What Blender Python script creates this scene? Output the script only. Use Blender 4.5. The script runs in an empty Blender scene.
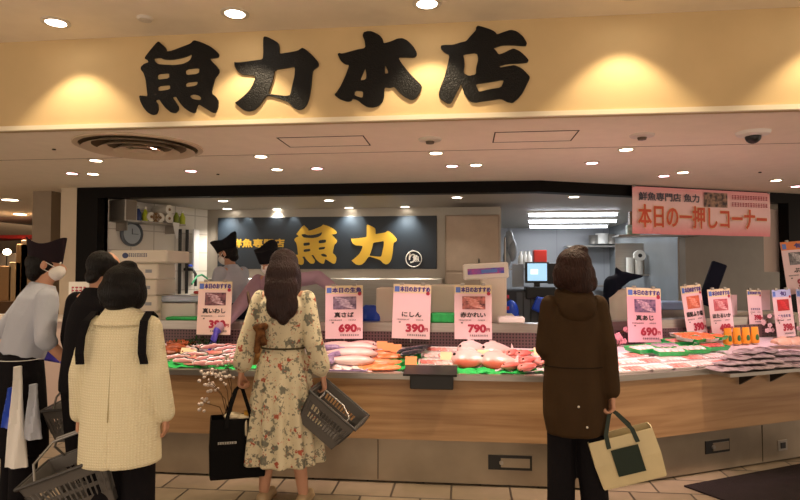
import bpy, math, random
from mathutils import Vector as V, Matrix as Mx, noise
random.seed(7)
R = math.radians
C = bpy.context.scene.collection
SC = bpy.context.scene
# ------------------------------------------------------------------ camera
YAW, PITCH, FPX, EYE = R(6.2), math.atan(21/600), 600.0, 1.5
cd = bpy.data.cameras.new('camera'); cam = bpy.data.objects.new('camera', cd); C.objects.link(cam)
cd.sensor_width = 36; cd.lens = 36*FPX/800
cam.location = (0, 0, EYE); cam.rotation_euler = (R(90)+PITCH, 0, YAW)
SC.camera = cam
CR = cam.rotation_euler.to_matrix()
def ray(px, py): return CR @ V(((px-400)/FPX, (250-py)/FPX, -1))
def aty(px, py, y):
    r = ray(px, py); t = y/r.y; return V((r.x*t, y, EYE+r.z*t))
def atz(px, py, z):
    r = ray(px, py); t = (z-EYE)/r.z; return V((r.x*t, r.y*t, z))
def atpl(px, py, p0, n):
    r = ray(px, py); o = V((0, 0, EYE)); t = (V(p0)-o).dot(V(n))/r.dot(V(n)); return o+r*t
# ------------------------------------------------------------------ materials
def srgb(h):
    h = h.lstrip('#'); c = [int(h[i:i+2], 16)/255 for i in (0, 2, 4)]
    return tuple(((x+.055)/1.055)**2.4 if x > .04045 else x/12.92 for x in c)+(1,)
MATS = {}
def mat(name, col, rough=.5, metal=0, var=0, vscale=8, bump=0, bscale=40, emit=0, col2=None, stretch=(1,1,1), spec=None, trans=0, sheen=0):
    if name in MATS: return MATS[name]
    m = bpy.data.materials.new(name); m.use_nodes = True; nt = m.node_tree; N = nt.nodes; L = nt.links
    b = N['Principled BSDF']; c = srgb(col)
    b.inputs['Base Color'].default_value = c; b.inputs['Roughness'].default_value = rough; b.inputs['Metallic'].default_value = metal
    if spec is not None: b.inputs['Specular IOR Level'].default_value = spec
    if trans: b.inputs['Transmission Weight'].default_value = trans
    if rough >= .7 and spec is None: b.inputs['Specular IOR Level'].default_value = .12
    if sheen: b.inputs['Sheen Weight'].default_value = sheen
    tc = N.new('ShaderNodeTexCoord'); mp = N.new('ShaderNodeMapping'); mp.inputs['Scale'].default_value = stretch
    L.new(tc.outputs['Object'], mp.inputs['Vector'])
    if var or col2:
        n = N.new('ShaderNodeTexNoise'); n.inputs['Scale'].default_value = vscale; n.inputs['Detail'].default_value = 4
        L.new(mp.outputs[0], n.inputs['Vector'])
        r = N.new('ShaderNodeValToRGB'); L.new(n.outputs[0], r.inputs[0])
        r.color_ramp.elements[0].position = .35; r.color_ramp.elements[1].position = .65
        r.color_ramp.elements[0].color = tuple(x*(1-var) for x in c[:3])+(1,)
        r.color_ramp.elements[1].color = srgb(col2) if col2 else tuple(min(1, x*(1+var)) for x in c[:3])+(1,)
        L.new(r.outputs[0], b.inputs['Base Color'])
    if bump:
        n2 = N.new('ShaderNodeTexNoise'); n2.inputs['Scale'].default_value = bscale; n2.inputs['Detail'].default_value = 3
        L.new(mp.outputs[0], n2.inputs['Vector'])
        bp = N.new('ShaderNodeBump'); bp.inputs['Strength'].default_value = bump; bp.inputs['Distance'].default_value = .02
        L.new(n2.outputs[0], bp.inputs['Height']); L.new(bp.outputs[0], b.inputs['Normal'])
    if emit:
        b.inputs['Emission Color'].default_value = c; b.inputs['Emission Strength'].default_value = emit
    MATS[name] = m; return m
def nodes(m): return m.node_tree.nodes, m.node_tree.links, m.node_tree.nodes['Principled BSDF']
def wood_mat():
    m = mat('light_wood', '#b08450', .42); N, L, b = nodes(m)
    tc = N.new('ShaderNodeTexCoord'); mp = N.new('ShaderNodeMapping'); mp.inputs['Scale'].default_value = (.5, .5, 9)
    L.new(tc.outputs['Object'], mp.inputs[0])
    n = N.new('ShaderNodeTexNoise'); n.inputs['Scale'].default_value = 2.2; n.inputs['Detail'].default_value = 6; n.inputs['Distortion'].default_value = .6
    L.new(mp.outputs[0], n.inputs[0])
    r = N.new('ShaderNodeValToRGB'); r.color_ramp.elements[0].position = .3; r.color_ramp.elements[1].position = .7
    r.color_ramp.elements[0].color = srgb('#916b49'); r.color_ramp.elements[1].color = srgb('#b8946c')
    L.new(n.outputs[0], r.inputs[0]); L.new(r.outputs[0], b.inputs['Base Color']); return m
def tile_mat():
    m = mat('floor_tile', '#a08c74', .35); N, L, b = nodes(m)
    tc = N.new('ShaderNodeTexCoord'); mp = N.new('ShaderNodeMapping'); mp.inputs['Location'].default_value = (.1, .04, 0)
    L.new(tc.outputs['Object'], mp.inputs[0])
    k = N.new('ShaderNodeTexBrick'); L.new(mp.outputs[0], k.inputs[0])
    k.inputs['Scale'].default_value = 1; k.inputs['Brick Width'].default_value = .4; k.inputs['Row Height'].default_value = .27
    k.inputs['Mortar Size'].default_value = .008; k.inputs['Mortar Smooth'].default_value = .2
    k.inputs['Color1'].default_value = srgb('#877966'); k.inputs['Color2'].default_value = srgb('#978873'); k.inputs['Mortar'].default_value = srgb('#3b332d')
    n = N.new('ShaderNodeTexNoise'); n.inputs['Scale'].default_value = 9; L.new(tc.outputs['Object'], n.inputs[0])
    mx = N.new('ShaderNodeMix'); mx.data_type = 'RGBA'; mx.blend_type = 'MULTIPLY'; mx.inputs[0].default_value = .35
    L.new(k.outputs[0], mx.inputs[6]); L.new(n.outputs[0], mx.inputs[7]); L.new(mx.outputs[2], b.inputs['Base Color'])
    bp = N.new('ShaderNodeBump'); bp.inputs['Strength'].default_value = .5; bp.inputs['Distance'].default_value = .005; bp.invert = True
    L.new(k.outputs[1], bp.inputs['Height']); L.new(bp.outputs[0], b.inputs['Normal']); return m
def floral_mat():
    m = mat('floral_cloth', '#cfc3a2', .8); N, L, b = nodes(m)
    tc = N.new('ShaderNodeTexCoord')
    def blot(scale, seed, lo, hi, size):
        mp = N.new('ShaderNodeMapping'); mp.inputs['Location'].default_value = (seed, seed*2, seed*.7); L.new(tc.outputs['Object'], mp.inputs[0])
        nz = N.new('ShaderNodeTexNoise'); nz.inputs['Scale'].default_value = size; nz.inputs['Detail'].default_value = 3; L.new(mp.outputs[0], nz.inputs[0])
        mxv = N.new('ShaderNodeMix'); mxv.data_type = 'VECTOR'; mxv.inputs[0].default_value = .12
        L.new(mp.outputs[0], mxv.inputs[4]); L.new(nz.outputs[1], mxv.inputs[5])
        vo = N.new('ShaderNodeTexVoronoi'); vo.inputs['Scale'].default_value = scale; L.new(mxv.outputs[1], vo.inputs[0])
        r = N.new('ShaderNodeValToRGB'); r.color_ramp.elements[0].position = lo; r.color_ramp.elements[1].position = hi
        r.color_ramp.elements[0].color = (1,1,1,1); r.color_ramp.elements[1].color = (0,0,0,1)
        L.new(vo.outputs[0], r.inputs[0]); return r.outputs[0]
    prev = None
    base = srgb('#d6ccb0')
    for (sc, sd, lo, hi, sz, col) in ((11, 1.3, .28, .36, 30, '#77766a'), (17, 4.1, .25, .33, 40, '#8a8776'), (11, 2.2, .17, .25, 30, '#ac5a47'), (22, 7.1, .12, .2, 40, '#c58068')):
        f = blot(sc, sd, lo, hi, sz)
        mx = N.new('ShaderNodeMix'); mx.data_type = 'RGBA'; L.new(f, mx.inputs[0])
        if prev is None: mx.inputs[6].default_value = base
        else: L.new(prev, mx.inputs[6])
        mx.inputs[7].default_value = srgb(col); prev = mx.outputs[2]
    L.new(prev, b.inputs['Base Color']); return m
def tweed_mat():
    m = mat('cream_tweed', '#d8cda4', .9); N, L, b = nodes(m)
    tc = N.new('ShaderNodeTexCoord'); outs = []
    for d in ('X', 'Z'):
        w = N.new('ShaderNodeTexWave'); w.bands_direction = d; w.inputs['Scale'].default_value = 22; w.inputs['Distortion'].default_value = 1.2; w.inputs['Detail'].default_value = 1
        L.new(tc.outputs['Object'], w.inputs[0]); outs.append(w.outputs[1])
    a = N.new('ShaderNodeMath'); a.operation = 'MULTIPLY'; L.new(outs[0], a.inputs[0]); L.new(outs[1], a.inputs[1])
    r = N.new('ShaderNodeValToRGB'); r.color_ramp.elements[0].color = srgb('#e2d8b6'); r.color_ramp.elements[1].color = srgb('#eee7cc')
    L.new(a.outputs[0], r.inputs[0]); L.new(r.outputs[0], b.inputs['Base Color'])
    bp = N.new('ShaderNodeBump'); bp.inputs['Strength'].default_value = .35; bp.inputs['Distance'].default_value = .01
    L.new(a.outputs[0], bp.inputs['Height']); L.new(bp.outputs[0], b.inputs['Normal']); return m
def ramp_x_mat(name, cols, axis='Z', scale=1, off=0, rough=.35, noise_amt=0):
    """colours that belong to the thing, along one of its own axes (a fish's dark back and pale belly)"""
    if name in MATS: return MATS[name]
    m = mat(name, cols[0][1], rough); N, L, b = nodes(m)
    tc = N.new('ShaderNodeTexCoord'); sx = N.new('ShaderNodeSeparateXYZ'); L.new(tc.outputs['Generated'], sx.inputs[0])
    src = sx.outputs['XYZ'.index(axis)]
    if noise_amt:
        nz = N.new('ShaderNodeTexNoise'); nz.inputs['Scale'].default_value = 7; L.new(tc.outputs['Generated'], nz.inputs[0])
        ad = N.new('ShaderNodeMath'); ad.operation = 'MULTIPLY_ADD'; L.new(nz.outputs[0], ad.inputs[0]); ad.inputs[1].default_value = noise_amt; L.new(src, ad.inputs[2])
        s2 = N.new('ShaderNodeMath'); s2.operation = 'SUBTRACT'; L.new(ad.outputs[0], s2.inputs[0]); s2.inputs[1].default_value = noise_amt/2; src = s2.outputs[0]
    r = N.new('ShaderNodeValToRGB'); e = r.color_ramp.elements
    e[0].position, e[0].color = cols[0][0], srgb(cols[0][1]); e[1].position, e[1].color = cols[-1][0], srgb(cols[-1][1])
    for p, c in cols[1:-1]:
        k = e.new(p); k.color = srgb(c)
    L.new(src, r.inputs[0]); L.new(r.outputs[0], b.inputs['Base Color']); return m
def stripes_mat(name, c1, c2, c3, scale=6, direction='DIAGONAL'):
    m = mat(name, c1, .5); N, L, b = nodes(m)
    tc = N.new('ShaderNodeTexCoord'); w = N.new('ShaderNodeTexWave'); w.bands_direction = direction; w.inputs['Scale'].default_value = scale
    w.inputs['Distortion'].default_value = 5; w.inputs['Detail'].default_value = 2
    L.new(tc.outputs['Generated'], w.inputs[0]); r = N.new('ShaderNodeValToRGB'); e = r.color_ramp.elements
    e[0].color = srgb(c1); e[1].color = srgb(c2); k = e.new(.5); k.color = srgb(c3)
    L.new(w.outputs[0], r.inputs[0]); L.new(r.outputs[0], b.inputs['Base Color']); return m
# ------------------------------------------------------------------ mesh builder
class MB:
    def __init__(s): s.v = []; s.f = []; s.M = Mx.Identity(4)
    def add(s, vs, fs):
        n = len(s.v); s.v += [tuple(s.M @ V(p)) for p in vs]; s.f += [tuple(i+n for i in f) for f in fs]; return s
    def box(s, c, d, rot=None, bev=0):
        c = V(c); x, y, z = [k/2 for k in d]; r = rot or Mx.Identity(3)
        if not bev:
            vs = [c + r @ V((a*x, b*y, e*z)) for a in (-1, 1) for b in (-1, 1) for e in (-1, 1)]
            return s.add(vs, [(0,1,3,2), (4,6,7,5), (0,4,5,1), (2,3,7,6), (0,2,6,4), (1,5,7,3)])
        b_ = bev; vs = []; idx = {}
        for a in (-1, 1):
            for b in (-1, 1):
                for e in (-1, 1):
                    for k in range(3):
                        p = [a*x, b*y, e*z]
                        for q in range(3):
                            if q != k: p[q] -= (a, b, e)[q]*b_
                        idx[(a, b, e, k)] = len(vs); vs.append(c + r @ V(p))
        fs = []
        for k in range(3):
            o = [q for q in range(3) if q != k]
            for sg in (-1, 1):
                q4 = []
                for (u, w) in ((-1,-1), (1,-1), (1,1), (-1,1)):
                    t = [0,0,0]; t[k] = sg; t[o[0]] = u; t[o[1]] = w; q4.append(idx[(t[0], t[1], t[2], k)])
                fs.append(q4)
        for k in range(3):
            o = [q for q in range(3) if q != k]
            for u in (-1, 1):
                for w in (-1, 1):
                    t1 = [0,0,0]; t1[k] = -1; t1[o[0]] = u; t1[o[1]] = w; t2 = list(t1); t2[k] = 1
                    fs.append([idx[(*t1, o[0])], idx[(*t2, o[0])], idx[(*t2, o[1])], idx[(*t1, o[1])]])
        for a in (-1, 1):
            for b in (-1, 1):
                for e in (-1, 1): fs.append([idx[(a, b, e, 0)], idx[(a, b, e, 1)], idx[(a, b, e, 2)]])
        return s.add(vs, fs)
    def rings(s, rs, cap=True, closed=False):
        n = len(rs[0]); vs = [p for r in rs for p in r]; fs = []
        m = len(rs)
        for i in range(m if closed else m-1):
            j = (i+1) % m
            for k in range(n): fs.append((i*n+k, i*n+(k+1) % n, j*n+(k+1) % n, j*n+k))
        if cap and not closed: fs.append(tuple(range(n-1, -1, -1))); fs.append(tuple((m-1)*n+k for k in range(n)))
        return s.add(vs, fs)
    def tube(s, pts, r, n=8, closed=False):
        pts = [V(p) for p in pts]; rs = []; up = None
        rr = r if isinstance(r, (list, tuple)) else [r]*len(pts)
        for i, p in enumerate(pts):
            a = pts[(i-1) % len(pts)] if (i > 0 or closed) else p
            b = pts[(i+1) % len(pts)] if (i < len(pts)-1 or closed) else p
            t = (b-a).normalized()
            if up is None: up = V((0,0,1)) if abs(t.z) < .9 else V((0,1,0))
            u = t.cross(up).normalized(); w = u.cross(t).normalized(); up = w
            rs.append([p + (u*math.cos(2*math.pi*k/n) + w*math.sin(2*math.pi*k/n))*rr[i] for k in range(n)])
        return s.rings(rs, True, closed)
    def cap(s, a, ra, b, rb, n=12):
        a, b = V(a), V(b); t = b-a; L_ = t.length
        t = t/L_ if L_ > 1e-6 else V((0,0,1)); pts = []; rr = []
        for k in (85, 60, 30): pts.append(a - t*ra*math.sin(R(k))); rr.append(ra*math.cos(R(k)))
        pts.append(a); rr.append(ra); pts.append((a+b)/2); rr.append((ra+rb)/2); pts.append(b); rr.append(rb)
        for k in (30, 60, 85): pts.append(b + t*rb*math.sin(R(k))); rr.append(rb*math.cos(R(k)))
        return s.tube(pts, rr, n)
    def ell(s, c, r, rot=None, n=16, m=10):
        c = V(c); rot = rot or Mx.Identity(3); rs = []
        for i in range(m+1):
            a = math.pi*(i+.02)/(m+.04) - math.pi/2
            rs.append([c + rot @ V((r[0]*math.cos(a)*math.cos(2*math.pi*k/n), r[1]*math.cos(a)*math.sin(2*math.pi*k/n), r[2]*math.sin(a))) for k in range(n)])
        return s.rings(rs)
    def cyl(s, c, r, h, axis='Z', n=24, r2=None):
        c = V(c); ax = {'X': V((1,0,0)), 'Y': V((0,1,0)), 'Z': V((0,0,1))}[axis]
        return s.tube([c-ax*h/2, c+ax*h/2], [r, r if r2 is None else r2], n)
    def lathe(s, prof, c=(0,0,0), n=28, ring=False):
        c = V(c); return s.rings([[c+V((max(r, 1e-4)*math.cos(2*math.pi*k/n), max(r, 1e-4)*math.sin(2*math.pi*k/n), z)) for k in range(n)] for r, z in prof], not ring, ring)
    def loft(s, secs, n=32, fold=None):
        """secs: (z, rx, ry[, cx, cy]); fold(theta, z) multiplies the radius"""
        rs = []
        for q in secs:
            z, rx, ry = q[:3]; cx = q[3] if len(q) > 3 else 0; cy = q[4] if len(q) > 4 else 0
            ring = []
            for k in range(n):
                t = 2*math.pi*k/n; g = fold(t, z) if fold else 1
                ring.append((cx+rx*math.cos(t)*g, cy+ry*math.sin(t)*g, z))
            rs.append(ring)
        return s.rings(rs)
    def prism(s, poly, z0, z1):
        n = len(poly); vs = [(p[0], p[1], z0) for p in poly]+[(p[0], p[1], z1) for p in poly]
        return s.add(vs, [tuple(range(n-1, -1, -1)), tuple(range(n, 2*n))]+[(i, (i+1) % n, n+(i+1) % n, n+i) for i in range(n)])
    def build(s, name, m, parent=None, smooth=False, remesh=0, sm=0, loc=None):
        me = bpy.data.meshes.new(name); me.from_pydata(s.v, [], s.f); me.update()
        if remesh:
            o = bpy.data.objects.new('tmp', me); C.objects.link(o)
            md = o.modifiers.new('r', 'REMESH'); md.mode = 'VOXEL'; md.voxel_size = remesh
            if sm: k = o.modifiers.new('s', 'SMOOTH'); k.iterations = sm; k.factor = .5
            dg = bpy.context.evaluated_depsgraph_get(); dg.update()
            me2 = bpy.data.meshes.new_from_object(o.evaluated_get(dg)); bpy.data.objects.remove(o); me = me2; me.name = name; smooth = True
        else:
            import bmesh
            bm = bmesh.new(); bm.from_mesh(me); bmesh.ops.recalc_face_normals(bm, faces=bm.faces); bm.to_mesh(me); bm.free()
        me.materials.clear(); me.materials.append(m)
        if smooth:
            me.polygons.foreach_set('use_smooth', [True]*len(me.polygons))
            if not remesh:
                try: me.set_sharp_from_angle(angle=R(45))
                except Exception: pass
        o = bpy.data.objects.new(name, me); C.objects.link(o)
        if parent: o.parent = parent
        if loc is not None: o.location = loc
        return o
def tag(o, label=None, cat=None, group=None, kind=None):
    if label: o['label'] = label
    if cat: o['category'] = cat
    if group: o['group'] = group
    if kind: o['kind'] = kind
    return o
def thing(name, label, cat, loc=(0,0,0), rz=0, group=None, kind=None):
    o = bpy.data.objects.new(name, None); C.objects.link(o); o.location = loc; o.rotation_euler = (0, 0, rz); o.empty_display_size = .1
    return tag(o, label, cat, group, kind)
def dup(root, loc, rz=0, label=None, group=None, scale=None, rot=None):
    r = root.copy(); C.objects.link(r); r.location = loc; r.rotation_euler = rot or (0, 0, rz)
    if scale: r.scale = scale if isinstance(scale, tuple) else (scale,)*3
    if label: r['label'] = label
    if group: r['group'] = group
    for ch in list(root.children):
        c = ch.copy(); C.objects.link(c); c.parent = r
        for g in ch.children: d = g.copy(); C.objects.link(d); d.parent = c
    return r
def struct(name, mb, m): return tag(mb.build(name, m), kind='structure')
# text as solid lettering in the x-z plane facing -y
TXT = {}
def txt(name, body, size, m, parent, loc, bold=0, depth=.0008, align='CENTER', width=None, sx=1):
    cu = bpy.data.curves.new('t', 'FONT'); cu.body = body; cu.size = size; cu.align_x = align; cu.align_y = 'CENTER'; cu.extrude = depth/2; cu.resolution_u = 3
    o = bpy.data.objects.new('t', cu); C.objects.link(o)
    dg = bpy.context.evaluated_depsgraph_get(); dg.update()
    me = bpy.data.meshes.new_from_object(o.evaluated_get(dg)); bpy.data.objects.remove(o)
    vs = [tuple(v.co) for v in me.vertices]; fs = [tuple(p.vertices) for p in me.polygons]
    if width and vs:
        w = max(v[0] for v in vs)-min(v[0] for v in vs); sx = width/w
    mb = MB(); offs = [(0, 0)]
    if bold: offs = [(bold*math.cos(a*math.pi/3), bold*math.sin(a*math.pi/3)) for a in range(6)]+[(0, 0)]
    for i, (a, b) in enumerate(offs): mb.add([(v[0]*sx+a, -v[2]-i*2e-5, v[1]+b) for v in vs], fs)
    me2 = bpy.data.meshes.new(name); me2.from_pydata(mb.v, [], mb.f); me2.materials.append(m)
    q = bpy.data.objects.new(name, me2); C.objects.link(q); q.parent = parent; q.location = loc; return q
def scribble(name, w, h, n, m, parent, loc):
    """print too small or blurred to read: rows of little strokes"""
    mb = MB(); q = w/n
    for k in range(n):
        x = -w/2+q*(k+.5)
        for j in range(3): mb.box((x, 0, h*(.36-.36*j)), (q*(.55+.2*((k*5+j*3) % 3)/2), .001, h*.15))
        mb.box((x+q*.18*((k % 3)-1), 0, 0), (q*.14, .001, h*.9))
    o = mb.build(name, m, parent, loc=loc); return o
# traced brush lettering: outlines in a local 556-wide grid, holes first-class
GLY = {
'fish': [[(152,57),(165,70),(192,95),(195,115),(230,108),(290,85),(330,70),(348,50),(390,62),(440,85),(475,112),(489,130),(485,145),(465,150),(435,152),(450,170),(475,195),(490,215),(488,235),(465,262),(455,300),(445,345),(470,365),(485,390),(482,430),(470,455),(450,455),(410,430),(370,405),(362,430),(358,452),(345,458),(320,448),(290,425),(265,395),(248,365),(225,368),(245,395),(262,420),(262,440),(245,457),(220,455),(190,430),(170,405),(155,380),(130,385),(148,410),(148,440),(140,462),(115,468),(90,455),(65,425),(48,390),(42,360),(70,362),(90,365),(85,320),(78,265),(68,235),(52,215),(52,200),(72,182),(95,175),(90,162),(75,155),(75,145),(110,100),(140,65)],
 [(122,152),(160,148),(180,158),(220,160),(270,152),(310,140),(335,127),(338,140),(325,165),(290,183),(240,190),(190,188),(150,185),(130,170)],
 [(143,240),(210,234),(212,264),(145,272)],[(300,213),(380,204),(378,238),(302,246)],[(145,307),(215,300),(217,326),(148,336)],[(300,287),(372,280),(365,304),(303,313)],
 [(322,360),(345,352),(372,358),(388,370),(388,385),(355,383),(335,375)]],
'power': [[(215,57),(235,62),(270,80),(293,95),(298,120),(296,155),(350,147),(400,138),(425,120),(445,130),(485,165),(518,205),(515,225),(485,245),(480,280),(475,340),(465,400),(450,440),(430,462),(405,469),(375,455),(350,425),(300,405),(228,385),(205,415),(185,445),(155,470),(125,476),(95,468),(70,448),(48,428),(65,418),(100,390),(130,360),(150,325),(167,278),(130,272),(95,272),(65,255),(48,225),(45,200),(60,203),(100,200),(150,193),(205,186),(208,150),(207,100),(208,65)],
 [(272,243),(330,235),(375,226),(385,232),(382,280),(370,330),(358,385),(340,390),(290,385),(232,378),(245,345),(262,295)]],
'main': [[(205,56),(230,56),(270,75),(292,100),(295,125),(340,112),(370,98),(400,94),(430,108),(462,140),(482,175),(480,192),(465,203),(430,202),(375,200),(400,240),(440,290),(480,330),(511,362),(505,385),(485,420),(462,438),(445,438),(410,420),(380,395),(355,365),(330,372),(300,366),(298,420),(290,450),(270,470),(240,481),(205,480),(175,462),(150,440),(122,432),(115,445),(95,450),(50,435),(20,412),(35,395),(60,355),(85,300),(105,243),(80,240),(55,220),(38,185),(48,177),(62,182),(100,172),(150,158),(195,150),(190,110),(178,80),(185,62)],
 [(193,258),(200,295),(198,325),(163,333)],[(303,240),(325,290),(303,295)],[(135,388),(182,390),(180,430),(132,415)]],
'store': [[(255,52),(285,60),(330,75),(355,90),(362,103),(400,88),(440,75),(475,85),(510,115),(530,150),(525,165),(500,165),(440,160),(390,162),(340,178),(355,190),(372,215),(400,205),(430,190),(455,179),(490,195),(520,222),(540,245),(532,258),(500,262),(420,266),(375,277),(380,287),(420,280),(460,272),(500,290),(545,335),(545,350),(525,390),(505,430),(480,460),(450,485),(420,478),(385,460),(320,470),(265,478),(245,482),(210,475),(185,445),(170,405),(162,375),(150,400),(125,450),(105,488),(80,485),(45,460),(35,435),(45,400),(70,335),(85,280),(98,215),(70,203),(48,180),(50,163),(75,160),(115,160),(165,145),(190,140),(215,110),(245,78),(245,62)],
 [(172,213),(250,203),(258,240),(245,290),(245,325),(205,334),(175,318),(182,270),(178,235)],[(242,378),(300,372),(395,354),(400,362),(385,398),(320,408),(262,423),(255,410)]]}
def chaikin(p):
    o = []
    for i in range(len(p)):
        a, b = V(p[i]), V(p[(i+1) % len(p)]); o.append(a*.82+b*.18); o.append(a*.18+b*.82)
    return o
def glyph(name, key, fn, m, parent, depth):
    """fn maps glyph units to (x, z); returns solid lettering facing -y"""
    cu = bpy.data.curves.new('g', 'CURVE'); cu.dimensions = '2D'; cu.fill_mode = 'BOTH'; cu.extrude = depth/2
    for c in GLY[key]:
        pts = [fn(*p) for p in chaikin(c)]
        sp = cu.splines.new('POLY'); sp.points.add(len(pts)-1); sp.use_cyclic_u = True
        for q, p in zip(sp.points, pts): q.co = (p[0], p[1], 0, 1)
    o = bpy.data.objects.new('g', cu); C.objects.link(o); dg = bpy.context.evaluated_depsgraph_get(); dg.update()
    me = bpy.data.meshes.new_from_object(o.evaluated_get(dg)); bpy.data.objects.remove(o)
    for v in me.vertices: v.co = V((v.co.x, -v.co.z, v.co.y))
    me.materials.clear(); me.materials.append(m); me.name = name
    q = bpy.data.objects.new(name, me); C.objects.link(q)
    if parent: q.parent = parent
    return q

# palette
M_WALL = mat('cream_wall', '#d9cdbb', .7, var=.03); M_CEIL = mat('ceiling_paint', '#f2e6d4', .8, var=.02)
M_FASC = mat('fascia_wallpaper', '#ccb286', .75, var=.04, vscale=3, bump=.05, bscale=200)
M_WHITE = mat('white_plastic', '#e6e2da', .4); M_BLACK = mat('black_plastic', '#121112', .4); M_STEEL = mat('brushed_steel', '#a8a29a', .32, .85, var=.06, vscale=6, stretch=(1,1,20))
M_STEELB = mat('worn_steel', '#9c8f7e', .3, .7, var=.12, vscale=3, bump=.08, bscale=6); M_DKFR = mat('dark_brown_frame', '#0a0605', .5, spec=.1)
M_WTILE = None
M_WOOD = wood_mat(); M_TILE = tile_mat(); M_FLORAL = floral_mat(); M_TWEED = tweed_mat()
M_SKIN = mat('skin', '#c08f74', .5, var=.05); M_EYE = mat('eye_white', '#e8e4dc', .3); M_IRIS = mat('dark_iris', '#1a100c', .2)
M_HAIRB = mat('black_hair', '#0b0808', .45, spec=.2, bump=.6, bscale=60, stretch=(3,3,.4)); M_HAIRR = mat('dark_brown_hair', '#250f0c', .38, spec=.3, bump=.6, bscale=60, stretch=(3,3,.35)); M_HAIRC = mat('brown_hair', '#2e1a14', .55, spec=.2, bump=.8, bscale=45, stretch=(3,3,.5), var=.3, vscale=20)
M_BLKCL = mat('black_cloth', '#141216', .85, bump=.15, bscale=80); M_BRCOAT = mat('brown_coat_cloth', '#3b2b1a', .75, bump=.1, bscale=60, var=.08)
M_NAVY = mat('navy_cloth', '#161b2c', .8, bump=.1, bscale=60); M_SHIRT = mat('pale_blue_grey_shirt', '#b4b9c6', .8, bump=.3, bscale=14); M_PSHIRT = mat('mauve_shirt', '#b295a8', .8, bump=.3, bscale=14)
M_GLOVE = mat('purple_glove', '#4a40b8', .4); M_MASK = mat('white_mask', '#e9e7e4', .7); M_HAT = mat('dark_hat_cloth', '#231a20', .8); M_HATB = mat('black_hat_cloth', '#16161a', .8)
M_BASK = mat('grey_basket_plastic', '#5d5a58', .45); M_CREAMBAG = mat('cream_leather', '#d2c39a', .5, var=.05); M_GREEN = mat('dark_green_patch', '#12261c', .6)
M_CARD = mat('pink_card', '#f2d3d6', .5); M_CARDT = mat('cream_card_head', '#ecdcb2', .5); M_RED = mat('red_print', '#b02a44', .5); M_PURP = mat('purple_print', '#4b3a86', .5); M_INK = mat('dark_ink', '#2a2022', .5); M_BLUEP = mat('blue_print', '#5b7fd0', .5); M_PINKC = mat('deep_pink_card', '#f0b6c4', .5)
M_GOLD = mat('gold_lettering', '#d8ae3c', .4, .15); M_BOARD = mat('blue_black_board', '#1c2630', .4, var=.1, vscale=2); M_LETTER = mat('black_lettering', '#0a0807', .4, spec=.22, bump=.3, bscale=120)
M_MATG = mat('green_leaf_mat', '#27b457', .5, var=.15, vscale=20); M_STYRO = mat('white_foam', '#e3dccd', .8, bump=.1, bscale=120); M_BLUE = mat('blue_plastic', '#1f49c4', .35)
M_ICE = mat('crushed_ice', '#f0e6ea', .3, bump=1, bscale=90, var=.05, vscale=60)
# ------------------------------------------------------------------ the place
ZC, ZU, ZK = 2.45, 3.06, 2.35            # lower ceiling, upper ceiling, kitchen ceiling
YF = 3.73                                 # sign fascia
c1 = aty(597, 379, 4.262); XC = c1.x; A2 = R(27)
D2 = V((math.cos(A2), math.sin(A2), 0)); N2 = V((-math.sin(A2), math.cos(A2), 0))
YFR = 6.38
fr = aty(540, 182, YFR); AF = R(24); DF = V((math.cos(AF), math.sin(AF), 0)); NF = V((-math.sin(AF), math.cos(AF), 0))

struct('floor', MB().box((0, 8, -.05), (22, 20, .1)), M_TILE)
struct('ceiling', MB().prism([(-9, YF+.05), (9, YF+.05), (9, 17), (-9, 17)], ZC, ZC+.08), M_CEIL)
struct('ceiling', MB().box((0, YF-4.5, ZU+.05), (18, 9.0, .1)), M_CEIL)
fb = MB().box((0, YF+.03, (ZC+ZU)/2+.02), (18, .06, ZU-ZC+.04)); struct('wall_fascia', fb, M_FASC)
struct('trim_1', MB().box((0, YF-.006, ZC+.012), (18, .03, .03)), mat('pale_trim', '#e8dcc2', .5))
struct('trim_2', MB().box((0, 4.72, ZC-.0005), (18, .008, .003)), mat('seam_line', '#8f7d6c', .8))
xl0 = aty(77, 190, YFR).x; xl1 = aty(97, 230, YFR).x
# big opening frame: header and jamb (left part straight, right part turned)
hd = MB().prism([(xl0, YFR), (fr.x, YFR), (fr.x+DF.x*6, fr.y+DF.y*6), (fr.x+DF.x*6+NF.x*.14, fr.y+DF.y*6+NF.y*.14), (fr.x-.03, YFR+.14), (xl0, YFR+.14)], 2.33, ZC)
struct('trim_3', hd, M_DKFR)
struct('trim_4', MB().box(((xl0+xl1)/2, YFR+.07, 1.165), (xl1-xl0, .14, 2.33)), M_DKFR)
jr = atpl(789, 230, fr, NF); struct('trim_5', MB().prism([(jr.x, jr.y), (jr.x+DF.x*.4, jr.y+DF.y*.4), (jr.x+DF.x*.4+NF.x*.14, jr.y+DF.y*.4+NF.y*.14), (jr.x+NF.x*.14, jr.y+NF.y*.14)], 0, 2.33), M_DKFR)
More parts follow.
